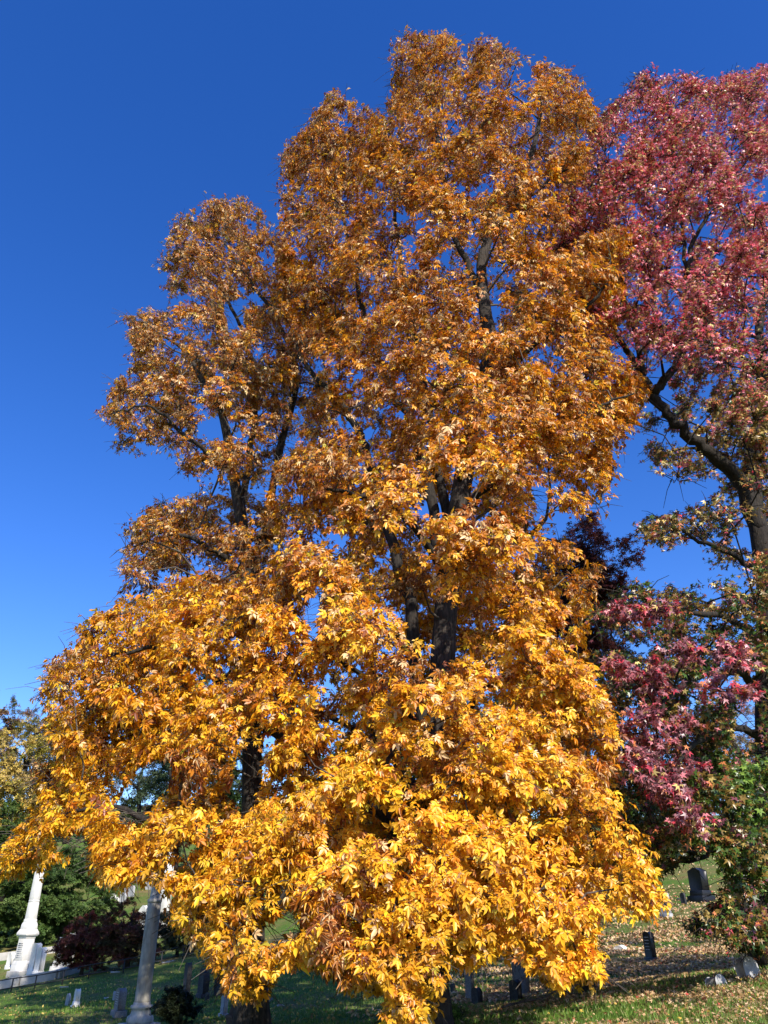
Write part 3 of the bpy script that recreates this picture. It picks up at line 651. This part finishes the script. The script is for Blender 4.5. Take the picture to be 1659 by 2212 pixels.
# ============================================================ generic background trees and shrubs
def blob_points(n, c, r, shell=.55):
    d = rand_dirs(n); q = np.where(rng.random(n) < shell, rng.uniform(.75, 1.0, n), rng.uniform(.2, .95, n))
    lump = 1 + .16 * np.sin(d[:, 0] * 5 + c[0]) * np.sin(d[:, 2] * 6 + c[1]) + .1 * np.sin(d[:, 1] * 9)
    return c + d * r * (q * lump)[:, None]
def bg_tree(name, label, cat, u, v, Y, ru, rv, pal, w, n=70, nleaf=110, leaf=.16, mat='far', bark='barkdark', group=None, kind='oval', depth=None, rad=None, thin=0.0, trunkr=None, shrub=False, flat=.65, ubase=None):
    c = P(u, v, Y); d = proj(c)[2]; rx = ru * d / FPX; rz = rv * d / FPX / .95; ry = depth or rx
    bx = P(ubase, v, Y)[0] if ubase is not None else c[0]
    base = np.array([bx, c[1], ground(bx, c[1]) - .05]); r3 = np.array([rx, ry, rz])
    C = blob_points(n, c, r3); C = C[C[:, 2] > base[2] + min(.25, rz * .3)]
    tr = trunkr or max(.04, .035 * (rx + rz)); top = c.copy(); top[2] += rz * .8
    limbs = [([base, base * .6 + top * .4 + np.array([rx * .04, 0, 0]), base * .25 + top * .75 - np.array([rx * .05, 0, 0]), top], tr, tr * .2)]
    for k in range(4 if not shrub else 3):
        a = k * 1.7 + u; t0 = .25 + .15 * k; s = base * (1 - t0) + top * t0
        e = c + np.array([math.cos(a) * rx * .7, math.sin(a) * ry * .7, rz * (.1 + .12 * k)]); limbs.append(([s, (s + e) / 2 + np.array([0, 0, .12 * rz]), e], tr * .5, tr * .12))
    rr = (rad or .28 * min(rx, rz)) * rng.uniform(.7, 1.25, len(C))
    def cf(uu, vv, ci, nc, pos):
        t = rng.integers(0, len(pal), nc); base_c = np.array(pal)[rng.choice(len(pal), nc, p=np.array(w) / sum(w))][ci]
        ind = pick(pal, w, len(uu)); return ((base_c * .6 + ind * .4) * rng.normal(1, .16, (len(uu), 1))).clip(.003, .9)
    return make_tree(name, label, cat, base, limbs, C, rr, kind, leaf, nleaf, 10, cf, M[mat], M[bark], M[bark], droop=.25, thin=thin, group=group, twigr=.012 if Y > 50 else .007, brr=.05 if Y > 50 else .03, flat=flat)
DG, MG, OG, YG = (.022, .045, .014), (.045, .085, .020), (.12, .13, .03), (.30, .27, .04)
YE, OR, BR, RB, GY_ = (.50, .33, .05), (.42, .20, .04), (.20, .12, .06), (.24, .06, .04), (.22, .19, .15)
bg_tree('oak_tree', 'dark maroon oak standing behind the gap between golden hickory and sweetgum', 'tree', 1275, 1300, 36, 95, 170, [(.07, .014, .014), (.12, .03, .025), (.03, .012, .010)], [.4, .2, .4], n=190, nleaf=150, leaf=.12, rad=.9, ubase=1170)
GBK = 'autumn trees on the far hillside'
bg_tree('autumn_tree', 'yellow leaved tree on the hillside at the far left above the yew', 'tree', 50, 1720, 78, 120, 150, [(.62, .44, .10), YG, OG, (.40, .28, .12)], [.5, .25, .12, .2], n=150, nleaf=110, leaf=.26, group=GBK, thin=.15)
bg_tree('autumn_tree', 'thin brownish red tree against the sky at the far left', 'tree', 90, 1620, 100, 70, 110, [GY_, RB, BR], [.5, .25, .3], n=110, nleaf=70, leaf=.24, group=GBK, thin=.35)
bg_tree('autumn_tree', 'rusty green treetop cut by the left picture edge', 'tree', -40, 1600, 92, 75, 110, [OG, RB, BR], [.4, .3, .3], n=90, nleaf=90, leaf=.26, group=GBK)
bg_tree('autumn_tree', 'green leafy tree low at the left edge beside the yew', 'tree', 10, 1850, 66, 85, 90, [MG, (.10, .16, .03), YG], [.5, .35, .15], n=110, nleaf=110, leaf=.2, group=GBK)
bg_tree('autumn_tree', 'russet tree seen just left of the lowest hickory spray', 'tree', 165, 1690, 108, 60, 80, [OR, BR, GY_], [.4, .35, .3], n=70, nleaf=80, leaf=.26, group=GBK, thin=.25)
bg_tree('pine_tree', 'dusky green pine behind the open left part of the golden hickory', 'tree', 400, 1620, 86, 110, 190, [(.05, .085, .04), (.035, .06, .03), (.09, .12, .06)], [.5, .3, .3], n=230, nleaf=120, leaf=.22, mat='needle')
bg_tree('pine_tree', 'dark green spruce behind the white obelisk on the hill', 'tree', 500, 1720, 74, 75, 150, [DG, MG, (.06, .09, .03)], [.5, .3, .2], n=120, nleaf=110, leaf=.2, mat='needle')
bg_tree('autumn_tree', 'olive grey thicket tree on the slope seen through the left hickory gap', 'tree', 300, 1740, 98, 110, 110, [OG, BR, GY_, MG], [.35, .25, .25, .2], n=100, nleaf=90, leaf=.24, group=GBK, thin=.1)
bg_tree('autumn_tree', 'shadowy dark tree just beyond the trunk of the golden hickory', 'tree', 780, 1760, 66, 190, 210, [DG, MG, BR], [.6, .25, .15], n=170, nleaf=110, leaf=.25, group=GBK)
bg_tree('autumn_tree', 'dark green tree filling in behind the right flank of the golden hickory', 'tree', 1110, 1720, 60, 170, 220, [DG, MG, OG], [.6, .3, .1], n=170, nleaf=110, leaf=.25, group=GBK)
bg_tree('evergreen_tree', 'black green evergreen between golden hickory and dangling crimson branch', 'tree', 1370, 1740, 58, 95, 110, [DG, (.015, .03, .012)], [.6, .5], n=110, nleaf=120, leaf=.2, mat='needle')
bg_tree('autumn_tree', 'pale pink bare looking tree on the slope at the far right', 'tree', 1600, 1640, 84, 110, 130, [(.34, .15, .13), GY_, YG, RB], [.35, .35, .15, .2], n=110, nleaf=80, leaf=.24, group=GBK, thin=.3)
bg_tree('autumn_tree', 'yellow green maple beyond the lawn at the right', 'tree', 1480, 1740, 88, 70, 75, [YG, MG, OR], [.4, .4, .2], n=70, nleaf=90, leaf=.24, group=GBK)
# shrubs near the plots
bg_tree('yew_shrub', 'broad dark green yew behind the tall white obelisk', 'shrub', 95, 1955, 60, 150, 110, [(.030, .060, .012), (.060, .11, .022), (.11, .16, .035)], [.4, .4, .25], n=330, nleaf=240, leaf=.13, mat='needle', rad=.75, depth=3.2, shrub=True, flat=.45)
bg_tree('barberry_shrub', 'burgundy barberry shrub growing in front of the white cross', 'shrub', 185, 2040, 43.5, 58, 55, [(.12, .025, .022), (.20, .07, .05), (.05, .045, .015)], [.5, .3, .25], n=110, nleaf=150, leaf=.075, rad=.42, shrub=True)
bg_tree('barberry_shrub', 'rusty orange topped shrub left of the tall fluted column', 'shrub', 282, 2030, 43, 62, 75, [(.16, .065, .03), (.08, .06, .02), (.18, .05, .04), (.05, .05, .018)], [.3, .3, .2, .3], n=130, nleaf=150, leaf=.075, rad=.42, shrub=True)
bg_tree('juniper_shrub', 'near black juniper shrub right of the tall fluted column', 'shrub', 385, 2030, 46, 48, 60, [(.012, .022, .010), (.03, .045, .016)], [.6, .4], n=90, nleaf=150, leaf=.09, mat='needle', rad=.45, shrub=True)
bg_tree('boxwood_shrub', 'small dark cone shaped shrub beside the foot of the fluted column', 'shrub', 378, 2195, 23.5, 42, 48, [(.012, .020, .008), (.022, .03, .010)], [.6, .4], n=70, nleaf=120, leaf=.05, mat='needle', rad=.22, shrub=True)
bg_tree('shade_tree', 'tall sweetgum standing outside the right edge that throws the dark band on the lawn', 'tree', 2900, 900, 17.5, 800, 800, [CRI, OLV, ORD], [.3, .4, .3], n=300, nleaf=150, leaf=.13, rad=1.3, depth=4.5) if False else None

# ============================================================ stones
ROT = R(-58)
def at(u, v, Y):
    p = P(u, v, Y); return (p[0], p[1], float(ground(p[0], p[1])))
def upx(Y, v=2100):      # metres per picture unit at that distance
    return proj(P(800, v, Y))[2] / FPX
def outline(w, h, top):
    hw = w / 2
    if top == 'round': return [(-hw, 0), (hw, 0)] + [(hw * math.cos(a), h - hw * .9 + hw * .9 * math.sin(a)) for a in np.linspace(0, math.pi, 15)]
    if top == 'segment': return [(-hw, 0), (hw, 0)] + [(hw * x, h - .18 * w * x * x) for x in np.linspace(1, -1, 13)]
    if top == 'peak': return [(-hw, 0), (hw, 0), (hw, h - .2 * w), (0, h), (-hw, h - .2 * w)]
    if top == 'gothic': return [(-hw, 0), (hw, 0), (hw, h * .62), (hw * .8, h * .8), (hw * .4, h * .93), (0, h), (-hw * .4, h * .93), (-hw * .8, h * .8), (-hw, h * .62)]
    return [(-hw, 0), (hw, 0), (hw, h), (-hw, h)]
def headstone(label, loc, w, h, t, top='round', mat='granite', base=None, rz=ROT, lean=(0, 0), group='headstones on the lawn', name='headstone', rows=0, base2=None):
    root = empty(name, loc, label, 'gravestone', group, rz); root.rotation_euler = (lean[0], lean[1], rz)
    z = -.12
    if base2:
        mb = MB(); mb.cbox(base2[0] / 2, base2[1] / 2, z, base2[2], .01); mb.build('plinth', M[mat], root, bevel=.012); z = base2[2]
    if base:
        mb = MB(); mb.cbox(base[0] / 2, base[1] / 2, z, max(z, 0) + base[2], .015); mb.build('base', M[mat], root, bevel=.012); z = max(z, 0) + base[2]
    mb = MB(); pr = [(x, zz + z) for x, zz in outline(w, h, top)]; mb.prism(pr, -t / 2, t / 2); mb.build('slab', M[mat], root, bevel=min(.02, t * .12))
    if rows:
        mb = MB(); r = random.Random(len(label))
        for k in range(rows):
            x = -w * .32; zz = z + h * (.78 - .62 * k / rows)
            while x < w * .30:
                l = r.uniform(.03, .09); mb.box(x, min(x + l, w * .33), -t / 2 - .006, -t / 2 - .001, zz, zz + .022); x += l + .02
        mb.build('lettering', M['lightstone'], root)
    return root
# --- left lawn
headstone('small white headstone with rounded top on stepped base on the sunny left lawn', at(163, 2176, 32), .25, .36, .15, 'round', 'marble', (.30, .22, .13), base2=(.38, .30, .04))
headstone('thin grey slab tilted against the back of the small white headstone', at(146, 2165, 33), .30, .52, .07, 'round', 'lightstone', None, rz=R(-50), lean=(R(6), R(26)))
headstone('dark granite headstone with inscribed face left of the fluted column', at(256, 2192, 27), .42, .56, .22, 'peak', 'granite', (.56, .38, .15), rows=6, rz=R(-60))
headstone('slim pale marker stone behind the dark inscribed headstone', at(246, 2166, 33), .12, .40, .10, 'round', 'lightstone')
headstone('tiny pale stone stump on shaded grass left of the slim marker', at(229, 2158, 34), .18, .14, .14, 'segment', 'lightstone')
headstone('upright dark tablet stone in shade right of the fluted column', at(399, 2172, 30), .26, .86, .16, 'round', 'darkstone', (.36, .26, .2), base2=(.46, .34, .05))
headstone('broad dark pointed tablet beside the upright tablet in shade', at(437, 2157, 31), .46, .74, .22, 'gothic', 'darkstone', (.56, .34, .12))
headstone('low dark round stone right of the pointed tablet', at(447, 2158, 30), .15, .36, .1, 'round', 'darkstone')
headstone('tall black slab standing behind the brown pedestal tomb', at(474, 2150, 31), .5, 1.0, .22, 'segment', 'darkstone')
headstone('narrow grey tablet leaning in shade right of the brown pedestal tomb', at(576, 2173, 29), .17, .46, .09, 'round', 'granite', lean=(0, R(5)))
headstone('small grey footstone next to the narrow leaning tablet', at(584, 2175, 28.6), .13, .22, .09, 'round', 'granite')
headstone('pale block lying beside the narrow leaning tablet', at(562, 2174, 29), .30, .12, .2, 'flat', 'lightstone')
headstone('pale stone fragment on the shaded grass toward the hickory trunk', at(606, 2182, 27), .24, .14, .2, 'segment', 'lightstone', rz=R(20))
headstone('white square marker at the left foot of the brown pedestal tomb', at(483, 2192, 26), .17, .42, .14, 'flat', 'lightstone', (.32, .26, .06))
for k, (u, v, Y, w) in enumerate([(253, 2115, 42, .5), (361, 2089, 43, .45), (375, 2085, 43.5, .5), (146, 2128, 39, .4)]):
    lab = ['flat ledger stone on the grass below the rusty shrub', 'smaller of two flat pale slabs by the railing right of the column', 'larger of two flat pale slabs by the railing right of the column', 'flat stone flush with the grass under the iron railing post'][k]
    x, y, z = at(u, v, Y); headstone(lab, (x, y, z + .02), w, .10, .4, 'flat', 'lightstone', rz=R(-20), name='ledger_stone')
# --- right of the trunk
headstone('tall pale tablet in deep shade right of the hickory trunk', at(1016, 2165, 24), .22, .82, .12, 'round', 'granite', (.30, .22, .05))
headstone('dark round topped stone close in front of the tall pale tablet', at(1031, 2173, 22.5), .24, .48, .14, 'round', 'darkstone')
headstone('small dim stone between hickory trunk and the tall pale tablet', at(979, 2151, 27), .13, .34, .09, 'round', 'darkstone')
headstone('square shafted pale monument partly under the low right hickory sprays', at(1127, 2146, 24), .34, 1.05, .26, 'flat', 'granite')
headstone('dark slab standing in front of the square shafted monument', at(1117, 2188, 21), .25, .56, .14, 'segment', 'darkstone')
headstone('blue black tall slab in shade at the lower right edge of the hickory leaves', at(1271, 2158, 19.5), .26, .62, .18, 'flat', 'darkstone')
# --- right lawn
headstone('black arched tablet standing in the tree shadow on the right lawn', at(1408, 2080, 29), .30, .72, .18, 'segment', 'blackstone', (.44, .30, .12), rz=R(-66), rows=5)
headstone('low white block headstone on sunlit leaves left of the black arched tablet', at(1341, 2054, 34), .36, .27, .34, 'segment', 'marble', rz=R(-40), lean=(R(5), R(4)))
rt = headstone('big dark family monument with sloped cap on a wide plinth up the right lawn', at(1516, 1947, 48), .92, 1.15, .5, 'peak', 'blackstone', (1.0, .66, .27), base2=(1.2, .95, .30), rz=R(-66))
headstone('small slate headstone just left of the big dark family monument', at(1477, 1946, 47), .30, .68, .12, 'round', 'darkstone', lean=(0, R(-3)), rz=R(-66))
headstone('thin white edged headstone touching the rightmost hickory leaves', at(1439, 1980, 42), .62, .95, .14, 'segment', 'lightstone', (.72, .26, .16), rz=R(-64))
headstone('grey and white pair stone far up the right lawn by the evergreen', at(1424, 1866, 66), .7, .85, .3, 'peak', 'lightstone', (.9, .5, .2), rz=R(-45))
headstone('white tablet far up the right lawn under the pink shrub', at(1410, 1867, 66), .45, .6, .2, 'round', 'marble', rz=R(-45))
headstone('round grey headstone rising from leaf litter at the right edge', at(1621, 2116, 16.8), .36, .44, .2, 'round', 'lightstone', rz=R(28), lean=(R(-6), R(-5)), group='stones on the near bank')
headstone('low tilted grey block with curved top on the near leafy bank', at(1549, 2133, 16.6), .24, .26, .26, 'round', 'lightstone', rz=R(30), lean=(R(-14), R(-5)), group='stones on the near bank')
headstone('tiny pale post in shade behind the tilted grey block', at(1585, 2100, 19.5), .08, .2, .08, 'flat', 'lightstone', group='stones on the near bank')
headstone('white tall stone glimpsed through dark leaves at the right edge', at(1640, 2000, 40), .5, 1.9, .3, 'peak', 'marble', (.8, .6, .3), rz=R(-38))
# --- hillside far left
for k, (u, v, Y, w, h, tp, mt) in enumerate([(240, 1948, 78, 1.0, 1.0, 'segment', 'marble'), (252, 1950, 77, .7, .8, 'round', 'marble'), (228, 1944, 79, .8, .8, 'segment', 'marble'), (265, 1950, 76, .8, 1.5, 'round', 'lightstone'),
                                             (274, 1935, 80, 2.2, 1.6, 'flat', 'lightstone'), (326, 1925, 84, 2.0, 2.2, 'round', 'lightstone'), (338, 1926, 83, .7, 1.5, 'flat', 'lightstone'), (302, 2040, 58, 1.5, 4.0, 'gothic', 'marble'), (420, 1925, 82, .8, 1.6, 'peak', 'marble')]):
    lab = ['wide white headstone in the row on the hill above the yew', 'short round white headstone in the hill row, beside the wide one', 'white block at the left end of the row on the hill', 'taller grey marker at the right end of the hill row',
           'big sloping grey stone base above the white row on the hill', 'rough grey boulder monument on the hill left of the column top', 'slim pale stone beside the rough grey boulder monument', 'mottled white pointed tablet rising behind the rusty shrub', 'pale stone on the green slope right of the column top'][k]
    headstone(lab, at(u, v, Y), w * .7, h * .62, .3, tp, mt, rz=R(-30), group='headstones on the far hillside')

# the tall obelisk: plinth, die, cornice, shaft (widths f, heights s)
def obelisk(label, loc, s=.66, f=.42, mat='marble', shaft_h=7.5, rz=R(-32)):
    root = empty('obelisk', loc, label, 'monument', None, rz)
    def C(mb, w, z0, z1, t=0.0): mb.cbox(w * f, w * f, z0 * s, z1 * s, t * f)
    mb = MB(); C(mb, 1.25, -.4, .38, .02); mb.build('plinth', M['kerb'], root, bevel=.02)
    mb = MB(); C(mb, .98, .38, .85, .03); C(mb, .95, .85, 1.15, .15); C(mb, .80, 1.15, 2.8, .09); mb.build('die', M[mat], root, bevel=.01)
    mb = MB(); C(mb, .76, 2.8, 2.95); C(mb, .90, 2.95, 3.06, -.08); C(mb, 1.02, 3.06, 3.24, .02); C(mb, 1.0, 3.24, 3.5, .22); mb.build('cornice', M[mat], root, bevel=.008)
    mb = MB(); C(mb, .76, 3.5, 3.85, .02); C(mb, .72, 3.85, 4.0, .06); C(mb, .62, 4.0, 4.25, .03); mb.build('cap_block', M[mat], root, bevel=.008)
    mb = MB(); z0 = 4.25; w0 = .54
    for a, b in [(0, 1.3), (1.36, 1.5), (1.56, 4.2), (4.26, shaft_h)]:
        wa, wb = w0 * (1 - .05 * a), w0 * (1 - .05 * b); C(mb, wa, z0 + a, z0 + b, wa - wb)
        if b < shaft_h: C(mb, wb * .94, z0 + b, z0 + b + .06)
    wt = w0 * (1 - .05 * shaft_h); C(mb, wt, z0 + shaft_h, z0 + shaft_h + .7, wt * .96); mb.build('shaft', M[mat], root, bevel=.006)
    mb = MB()
    for i in range(8): mb.box(-.50 * f + .02 * (i % 3), .45 * f - .03 * (i % 2), -.79 * f, -.76 * f, (1.35 + i * .15) * s, (1.41 + i * .15) * s)
    mb.build('lettering', M['lightstone'], root)
    return root
x, y, z = at(43, 2108, 50); obelisk('tall white marble obelisk on a stepped base at the lower left', (x, y, z - .05), rz=R(-30))
GW = 'white stones around the tall obelisk'
headstone('taller of two white tablets right of the tall obelisk base', at(68, 2112, 48.8), .34, 1.25, .34, 'peak', 'marble', (.46, .44, .28), rz=R(-30), group=GW)
headstone('shorter of two white tablets right of the tall obelisk base', at(80, 2115, 47.8), .34, 1.10, .34, 'peak', 'marble', (.46, .44, .26), rz=R(-30), group=GW)
headstone('short white tablet half behind the left side of the tall obelisk', at(19, 2094, 52), .3, .62, .26, 'round', 'marble', (.42, .36, .16), rz=R(-30), group=GW)
x, y, z = at(124, 2084, 49); root = empty('cross_monument', (x, y, z), 'white stone cross on a block base at the edge of the burgundy shrub', 'monument', None, R(-30))
q = .44
mb = MB(); mb.cbox(.75 * q, .6 * q, -.2, .5 * q, .03); mb.cbox(.5 * q, .42 * q, .5 * q, 1.1 * q, .03); mb.build('base', M['marble'], root, bevel=.012)
mb = MB(); s_ = .17; mb.prism([(a * q, b_ * q) for a, b_ in [(-s_, 1.1), (s_, 1.1), (s_, 2.7), (.5, 2.7), (.5, 3.05), (s_, 3.05), (s_, 3.65), (-s_, 3.65), (-s_, 3.05), (-.5, 3.05), (-.5, 2.7), (-s_, 2.7)]], -.075, .075); mb.build('cross', M['marble'], root, bevel=.008)
headstone('small spired white monument behind the burgundy shrub', at(147, 2080, 50), .42, 1.7, .3, 'gothic', 'marble', rz=R(-30), group=GW)

# fluted column
x, y, z = at(300, 2222, 25); cu = upx(25, 2160)
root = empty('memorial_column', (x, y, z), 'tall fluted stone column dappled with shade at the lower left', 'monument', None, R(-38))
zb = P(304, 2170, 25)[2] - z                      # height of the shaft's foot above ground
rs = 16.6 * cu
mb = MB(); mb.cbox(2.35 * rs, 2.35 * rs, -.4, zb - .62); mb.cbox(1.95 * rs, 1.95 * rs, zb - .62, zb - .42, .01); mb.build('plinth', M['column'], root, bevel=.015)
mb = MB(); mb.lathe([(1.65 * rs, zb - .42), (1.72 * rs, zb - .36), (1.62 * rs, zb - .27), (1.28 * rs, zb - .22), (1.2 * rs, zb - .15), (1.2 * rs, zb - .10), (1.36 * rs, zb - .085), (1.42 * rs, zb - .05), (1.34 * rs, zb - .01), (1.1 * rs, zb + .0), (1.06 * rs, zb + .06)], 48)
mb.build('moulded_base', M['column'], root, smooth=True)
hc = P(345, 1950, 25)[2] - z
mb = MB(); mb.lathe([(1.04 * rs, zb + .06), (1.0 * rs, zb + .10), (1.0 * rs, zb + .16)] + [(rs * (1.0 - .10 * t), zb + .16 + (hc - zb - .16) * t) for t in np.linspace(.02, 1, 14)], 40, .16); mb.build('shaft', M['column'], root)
mb = MB(); mb.lathe([(.9 * rs, hc), (.98 * rs, hc + .03), (.98 * rs, hc + .08), (.72 * rs, hc + .12), (.62 * rs, hc + .5), (.5 * rs, hc + .8), (.2 * rs, hc + .95)], 24)
mb.build('finial', M['column'], root, smooth=True)
# white obelisk on the hill behind the column
x, y, z = at(352, 1990, 62); root = empty('obelisk', (x, y, z), 'slender white obelisk rising just behind the top of the fluted column', 'monument', None, R(-30))
mb = MB(); mb.cbox(.6, .6, -.3, .5, .03); mb.cbox(.45, .45, .5, 1.3, .05); mb.build('base', M['marble'], root, bevel=.015)
mb = MB(); mb.cbox(.30, .30, 1.3, 5.2, .10); mb.cbox(.2, .2, 5.2, 5.5, .19); mb.build('shaft', M['marble'], root, bevel=.01)
# brown pedestal tomb
x, y, z = at(520, 2225, 21); root = empty('pedestal_tomb', (x, y, z - .2), 'brown stone pedestal tomb with moulded cap under the hanging leaves', 'monument', None, R(-8))
zt = P(520, 2170, 21)[2] - z + .2; cu2 = upx(21, 2190); hw = 44 * cu2 / 2
mb = MB(); mb.cbox(hw, hw, -.5, zt - .36); mb.build('die', M['brownstone'], root, bevel=.015)
mb = MB(); mb.cbox(hw * 1.14, hw * 1.14, zt - .36, zt - .24, -.02); mb.cbox(hw * 1.3, hw * 1.3, zt - .24, zt - .17, .02); mb.cbox(hw * 1.05, hw * 1.05, zt - .17, zt + .02, .05); mb.cbox(hw * .8, hw * .8, zt + .02, zt + .16, .1); mb.build('cap', M['brownstone'], root, bevel=.012)
# kerb walls of the plots
def kerb(label, pts, h, t, name='kerb_wall'):
    p = np.array([P(*q)[:2] for q in pts]); b = np.array([p[0, 0], p[0, 1], float(ground(*p[0]))]); root = empty(name, b, label, 'low wall', 'stone kerbs of the family plots')
    mb = MB()
    for i in range(len(p) - 1):
        L = np.linalg.norm(p[i + 1] - p[i]); k = max(1, int(L / 2.2)); d = (p[i + 1] - p[i]) / L; nn = np.array([-d[1], d[0]])
        for j in range(k):
            a = p[i] + d * (L * j / k + .008); c = p[i] + d * (L * (j + 1) / k - .008)
            za, zc = float(ground(*a)), float(ground(*c)); vs = []
            for zz in (-.5, h):
                for q, gz in ((a - nn * t / 2, za), (c - nn * t / 2, zc), (c + nn * t / 2, zc), (a + nn * t / 2, za)): vs.append((q[0] - b[0], q[1] - b[1], gz + zz - b[2]))
            mb.add(vs, [(0, 3, 2, 1), (4, 5, 6, 7), (0, 1, 5, 4), (1, 2, 6, 5), (2, 3, 7, 6), (3, 0, 4, 7)])
    mb.build('kerb_stone', M['kerb'], root, bevel=.02)
kerb('low pale kerb wall in front of the tall obelisk', [(-60, 2150, 44), (40, 2140, 44), (120, 2122, 44.5), (165, 2112, 46)], .40, .3)
kerb('low pale kerb wall behind the tall obelisk', [(-60, 2086, 55), (40, 2078, 55), (160, 2060, 55)], .42, .3)
# iron railing
posts = [(-30, 2150, 40), (23, 2145, 40), (74, 2138, 40), (134, 2127, 40), (190, 2118, 40.5), (265, 2108, 41), (346, 2098, 42), (393, 2082, 44), (470, 2080, 45)]
pp_ = [at(*q) for q in posts]; b = np.array(pp_[0]); root = empty('iron_railing', b, 'thin black iron pipe railing crossing the left lawn', 'railing')
tops = []
for q in pp_:
    q = np.array(q); mb = MB(); mb.tube([q - b - [0, 0, .2], q - b + [0, 0, .55]], .03, 8); mb.build('post', M['iron'], root, smooth=True); tops.append(q - b + [0, 0, .55])
for h in (0, -.36):
    mb = MB(); mb.tube(smooth_path([t + [0, -.035, h] for t in tops], 4), .022, 6); mb.build('rail', M['iron'], root, smooth=True)

# ============================================================ small broadleaf plant and fallen branch by the trunk
bg_tree('seedling_plant', 'green leafy seedling growing at the right foot of the hickory trunk', 'plant', 985, 2195, 17.5, 26, 18, [(.16, .28, .05), (.08, .16, .03)], [.6, .4], n=14, nleaf=26, leaf=.05, rad=.16, shrub=True, trunkr=.012)
x, y, z = at(1165, 2160, 17.6); b = np.array([x, y, z]); root = empty('fallen_branch', b, 'pale forked dead branch lying at the shaded edge of the near bank', 'branch')
mb = MB(); mb.tube(smooth_path([(-.75, -.1, .02), (-.35, 0, .10), (.1, .05, .17), (.5, .1, .34), (.85, .1, .38)]), np.linspace(.022, .009, 25), 6)
for a, c, d in [((-.3, 0, .11), (-.05, -.05, .27), (.35, 0, .26)), ((.1, .05, .17), (.3, .1, .38), (.2, .2, .45)), ((.5, .1, .34), (.6, .1, .24), (.9, .1, .22)), ((-.5, -.05, .06), (-.3, -.2, .16), (.05, -.25, .16))]: mb.tube(smooth_path([a, c, d], 5), .009, 5)
mb.build('branch', M['twig'], root, smooth=True)

# ============================================================ ground cover: fallen leaves and grass
def scatter(n, ymin, ymax, umin=-120, umax=1780, powr=1.0):
    Y = ymin * (ymax / ymin) ** (rng.random(n) ** powr); u = rng.uniform(umin, umax, n); p = P(u, np.full(n, 2100.0), Y); return p[:, 0], Y
def patch(x, y, f, s): return np.sin(x * f + s) * np.sin(y * f * 1.3 + s * 2) + .6 * np.sin(x * f * 2.3 + y * f * 1.7 + s)
x, y = scatter(420000, 9, 95, powr=.85); u_, _, _ = proj(np.c_[x, y, np.zeros(len(x))])
right = np.clip((u_ - 900) / 350, 0, 1); dens = np.where(y < 19, .55, 1.0) * (.045 + .95 * right)
dens = dens * np.clip(.55 + .55 * patch(x, y, .8, 2.) + .35 * patch(x, y, 2.9, 1.), .06, 1) * np.where((y > 40) & (u_ > 1100), .5, 1) * np.where((y > 52) & (u_ > 1100), .35, 1)
k = rng.random(len(x)) < dens; x, y = x[k], y[k]
LP = [(.58, .39, .21), (.47, .28, .13), (.70, .51, .31), (.36, .19, .09), (.60, .10, .08), (.66, .45, .08), (.25, .13, .07)]; LW = [.34, .25, .20, .11, .02, .05, .06]
for nm, kd, sel, sz in (('fallen_leaves', 'star', y < 21, (.026, .062)), ('fallen_leaves', 'dry', y >= 21, (.045, .085))):
    xx, yy = x[sel], y[sel]; n = len(xx); print('litter', n)
    pos = np.c_[xx, yy, ground(xx, yy) + rng.uniform(.01, .05, n)]; nr_ = norm(np.c_[rng.normal(0, .5, n), rng.normal(0, .5, n), np.ones(n)])
    o = build_leaves(nm, kd, pos, rand_dirs(n), nr_, rng.uniform(*sz, n) * np.where(xx < -1, .75, 1), np.where((xx < -1)[:, None], pick([(.55, .42, .10), (.45, .30, .09), (.30, .20, .08)], [.5, .3, .2], n), pick(LP, LW, n)) * rng.normal(1, .12, (n, 1)), M['litter'], None, curl=np.full(n, .6))
    tag(o, 'dry tan and brown leaves scattered over the near bank' if kd == 'star' else 'dry tan and brown leaves scattered over the lawn beyond the near bank', 'leaf litter', kind='stuff')
x, y = scatter(150000, 9, 40, powr=1.1); n = len(x)
k = rng.random(n) < np.clip(.75 + .4 * patch(x, y, 1.1, 5.), .15, 1); x, y = x[k], y[k]; n = len(x)
h = rng.uniform(.04, .10, n); a = rng.uniform(0, 2 * np.pi, n); w = .006 + .0003 * y; z = ground(x, y)
b1 = np.c_[x - np.cos(a) * w, y - np.sin(a) * w, z - .01]; b2 = np.c_[x + np.cos(a) * w, y + np.sin(a) * w, z - .01]; ln = rng.normal(0, .03, (n, 2)); t3 = np.c_[x + ln[:, 0], y + ln[:, 1], z + h]
V = np.stack([b1, b2, t3], 1).reshape(-1, 3); F = np.arange(3 * n).reshape(-1, 3)
cg = pick([(.08, .17, .02), (.14, .26, .035), (.21, .31, .06), (.30, .31, .09)], [.3, .4, .2, .1], n).repeat(3, 0)
o = link_mesh('grass', V, F, M['blade'], None, col=cg); tag(o, 'short green grass blades over the near lawn', 'grass', kind='stuff')
print('done')
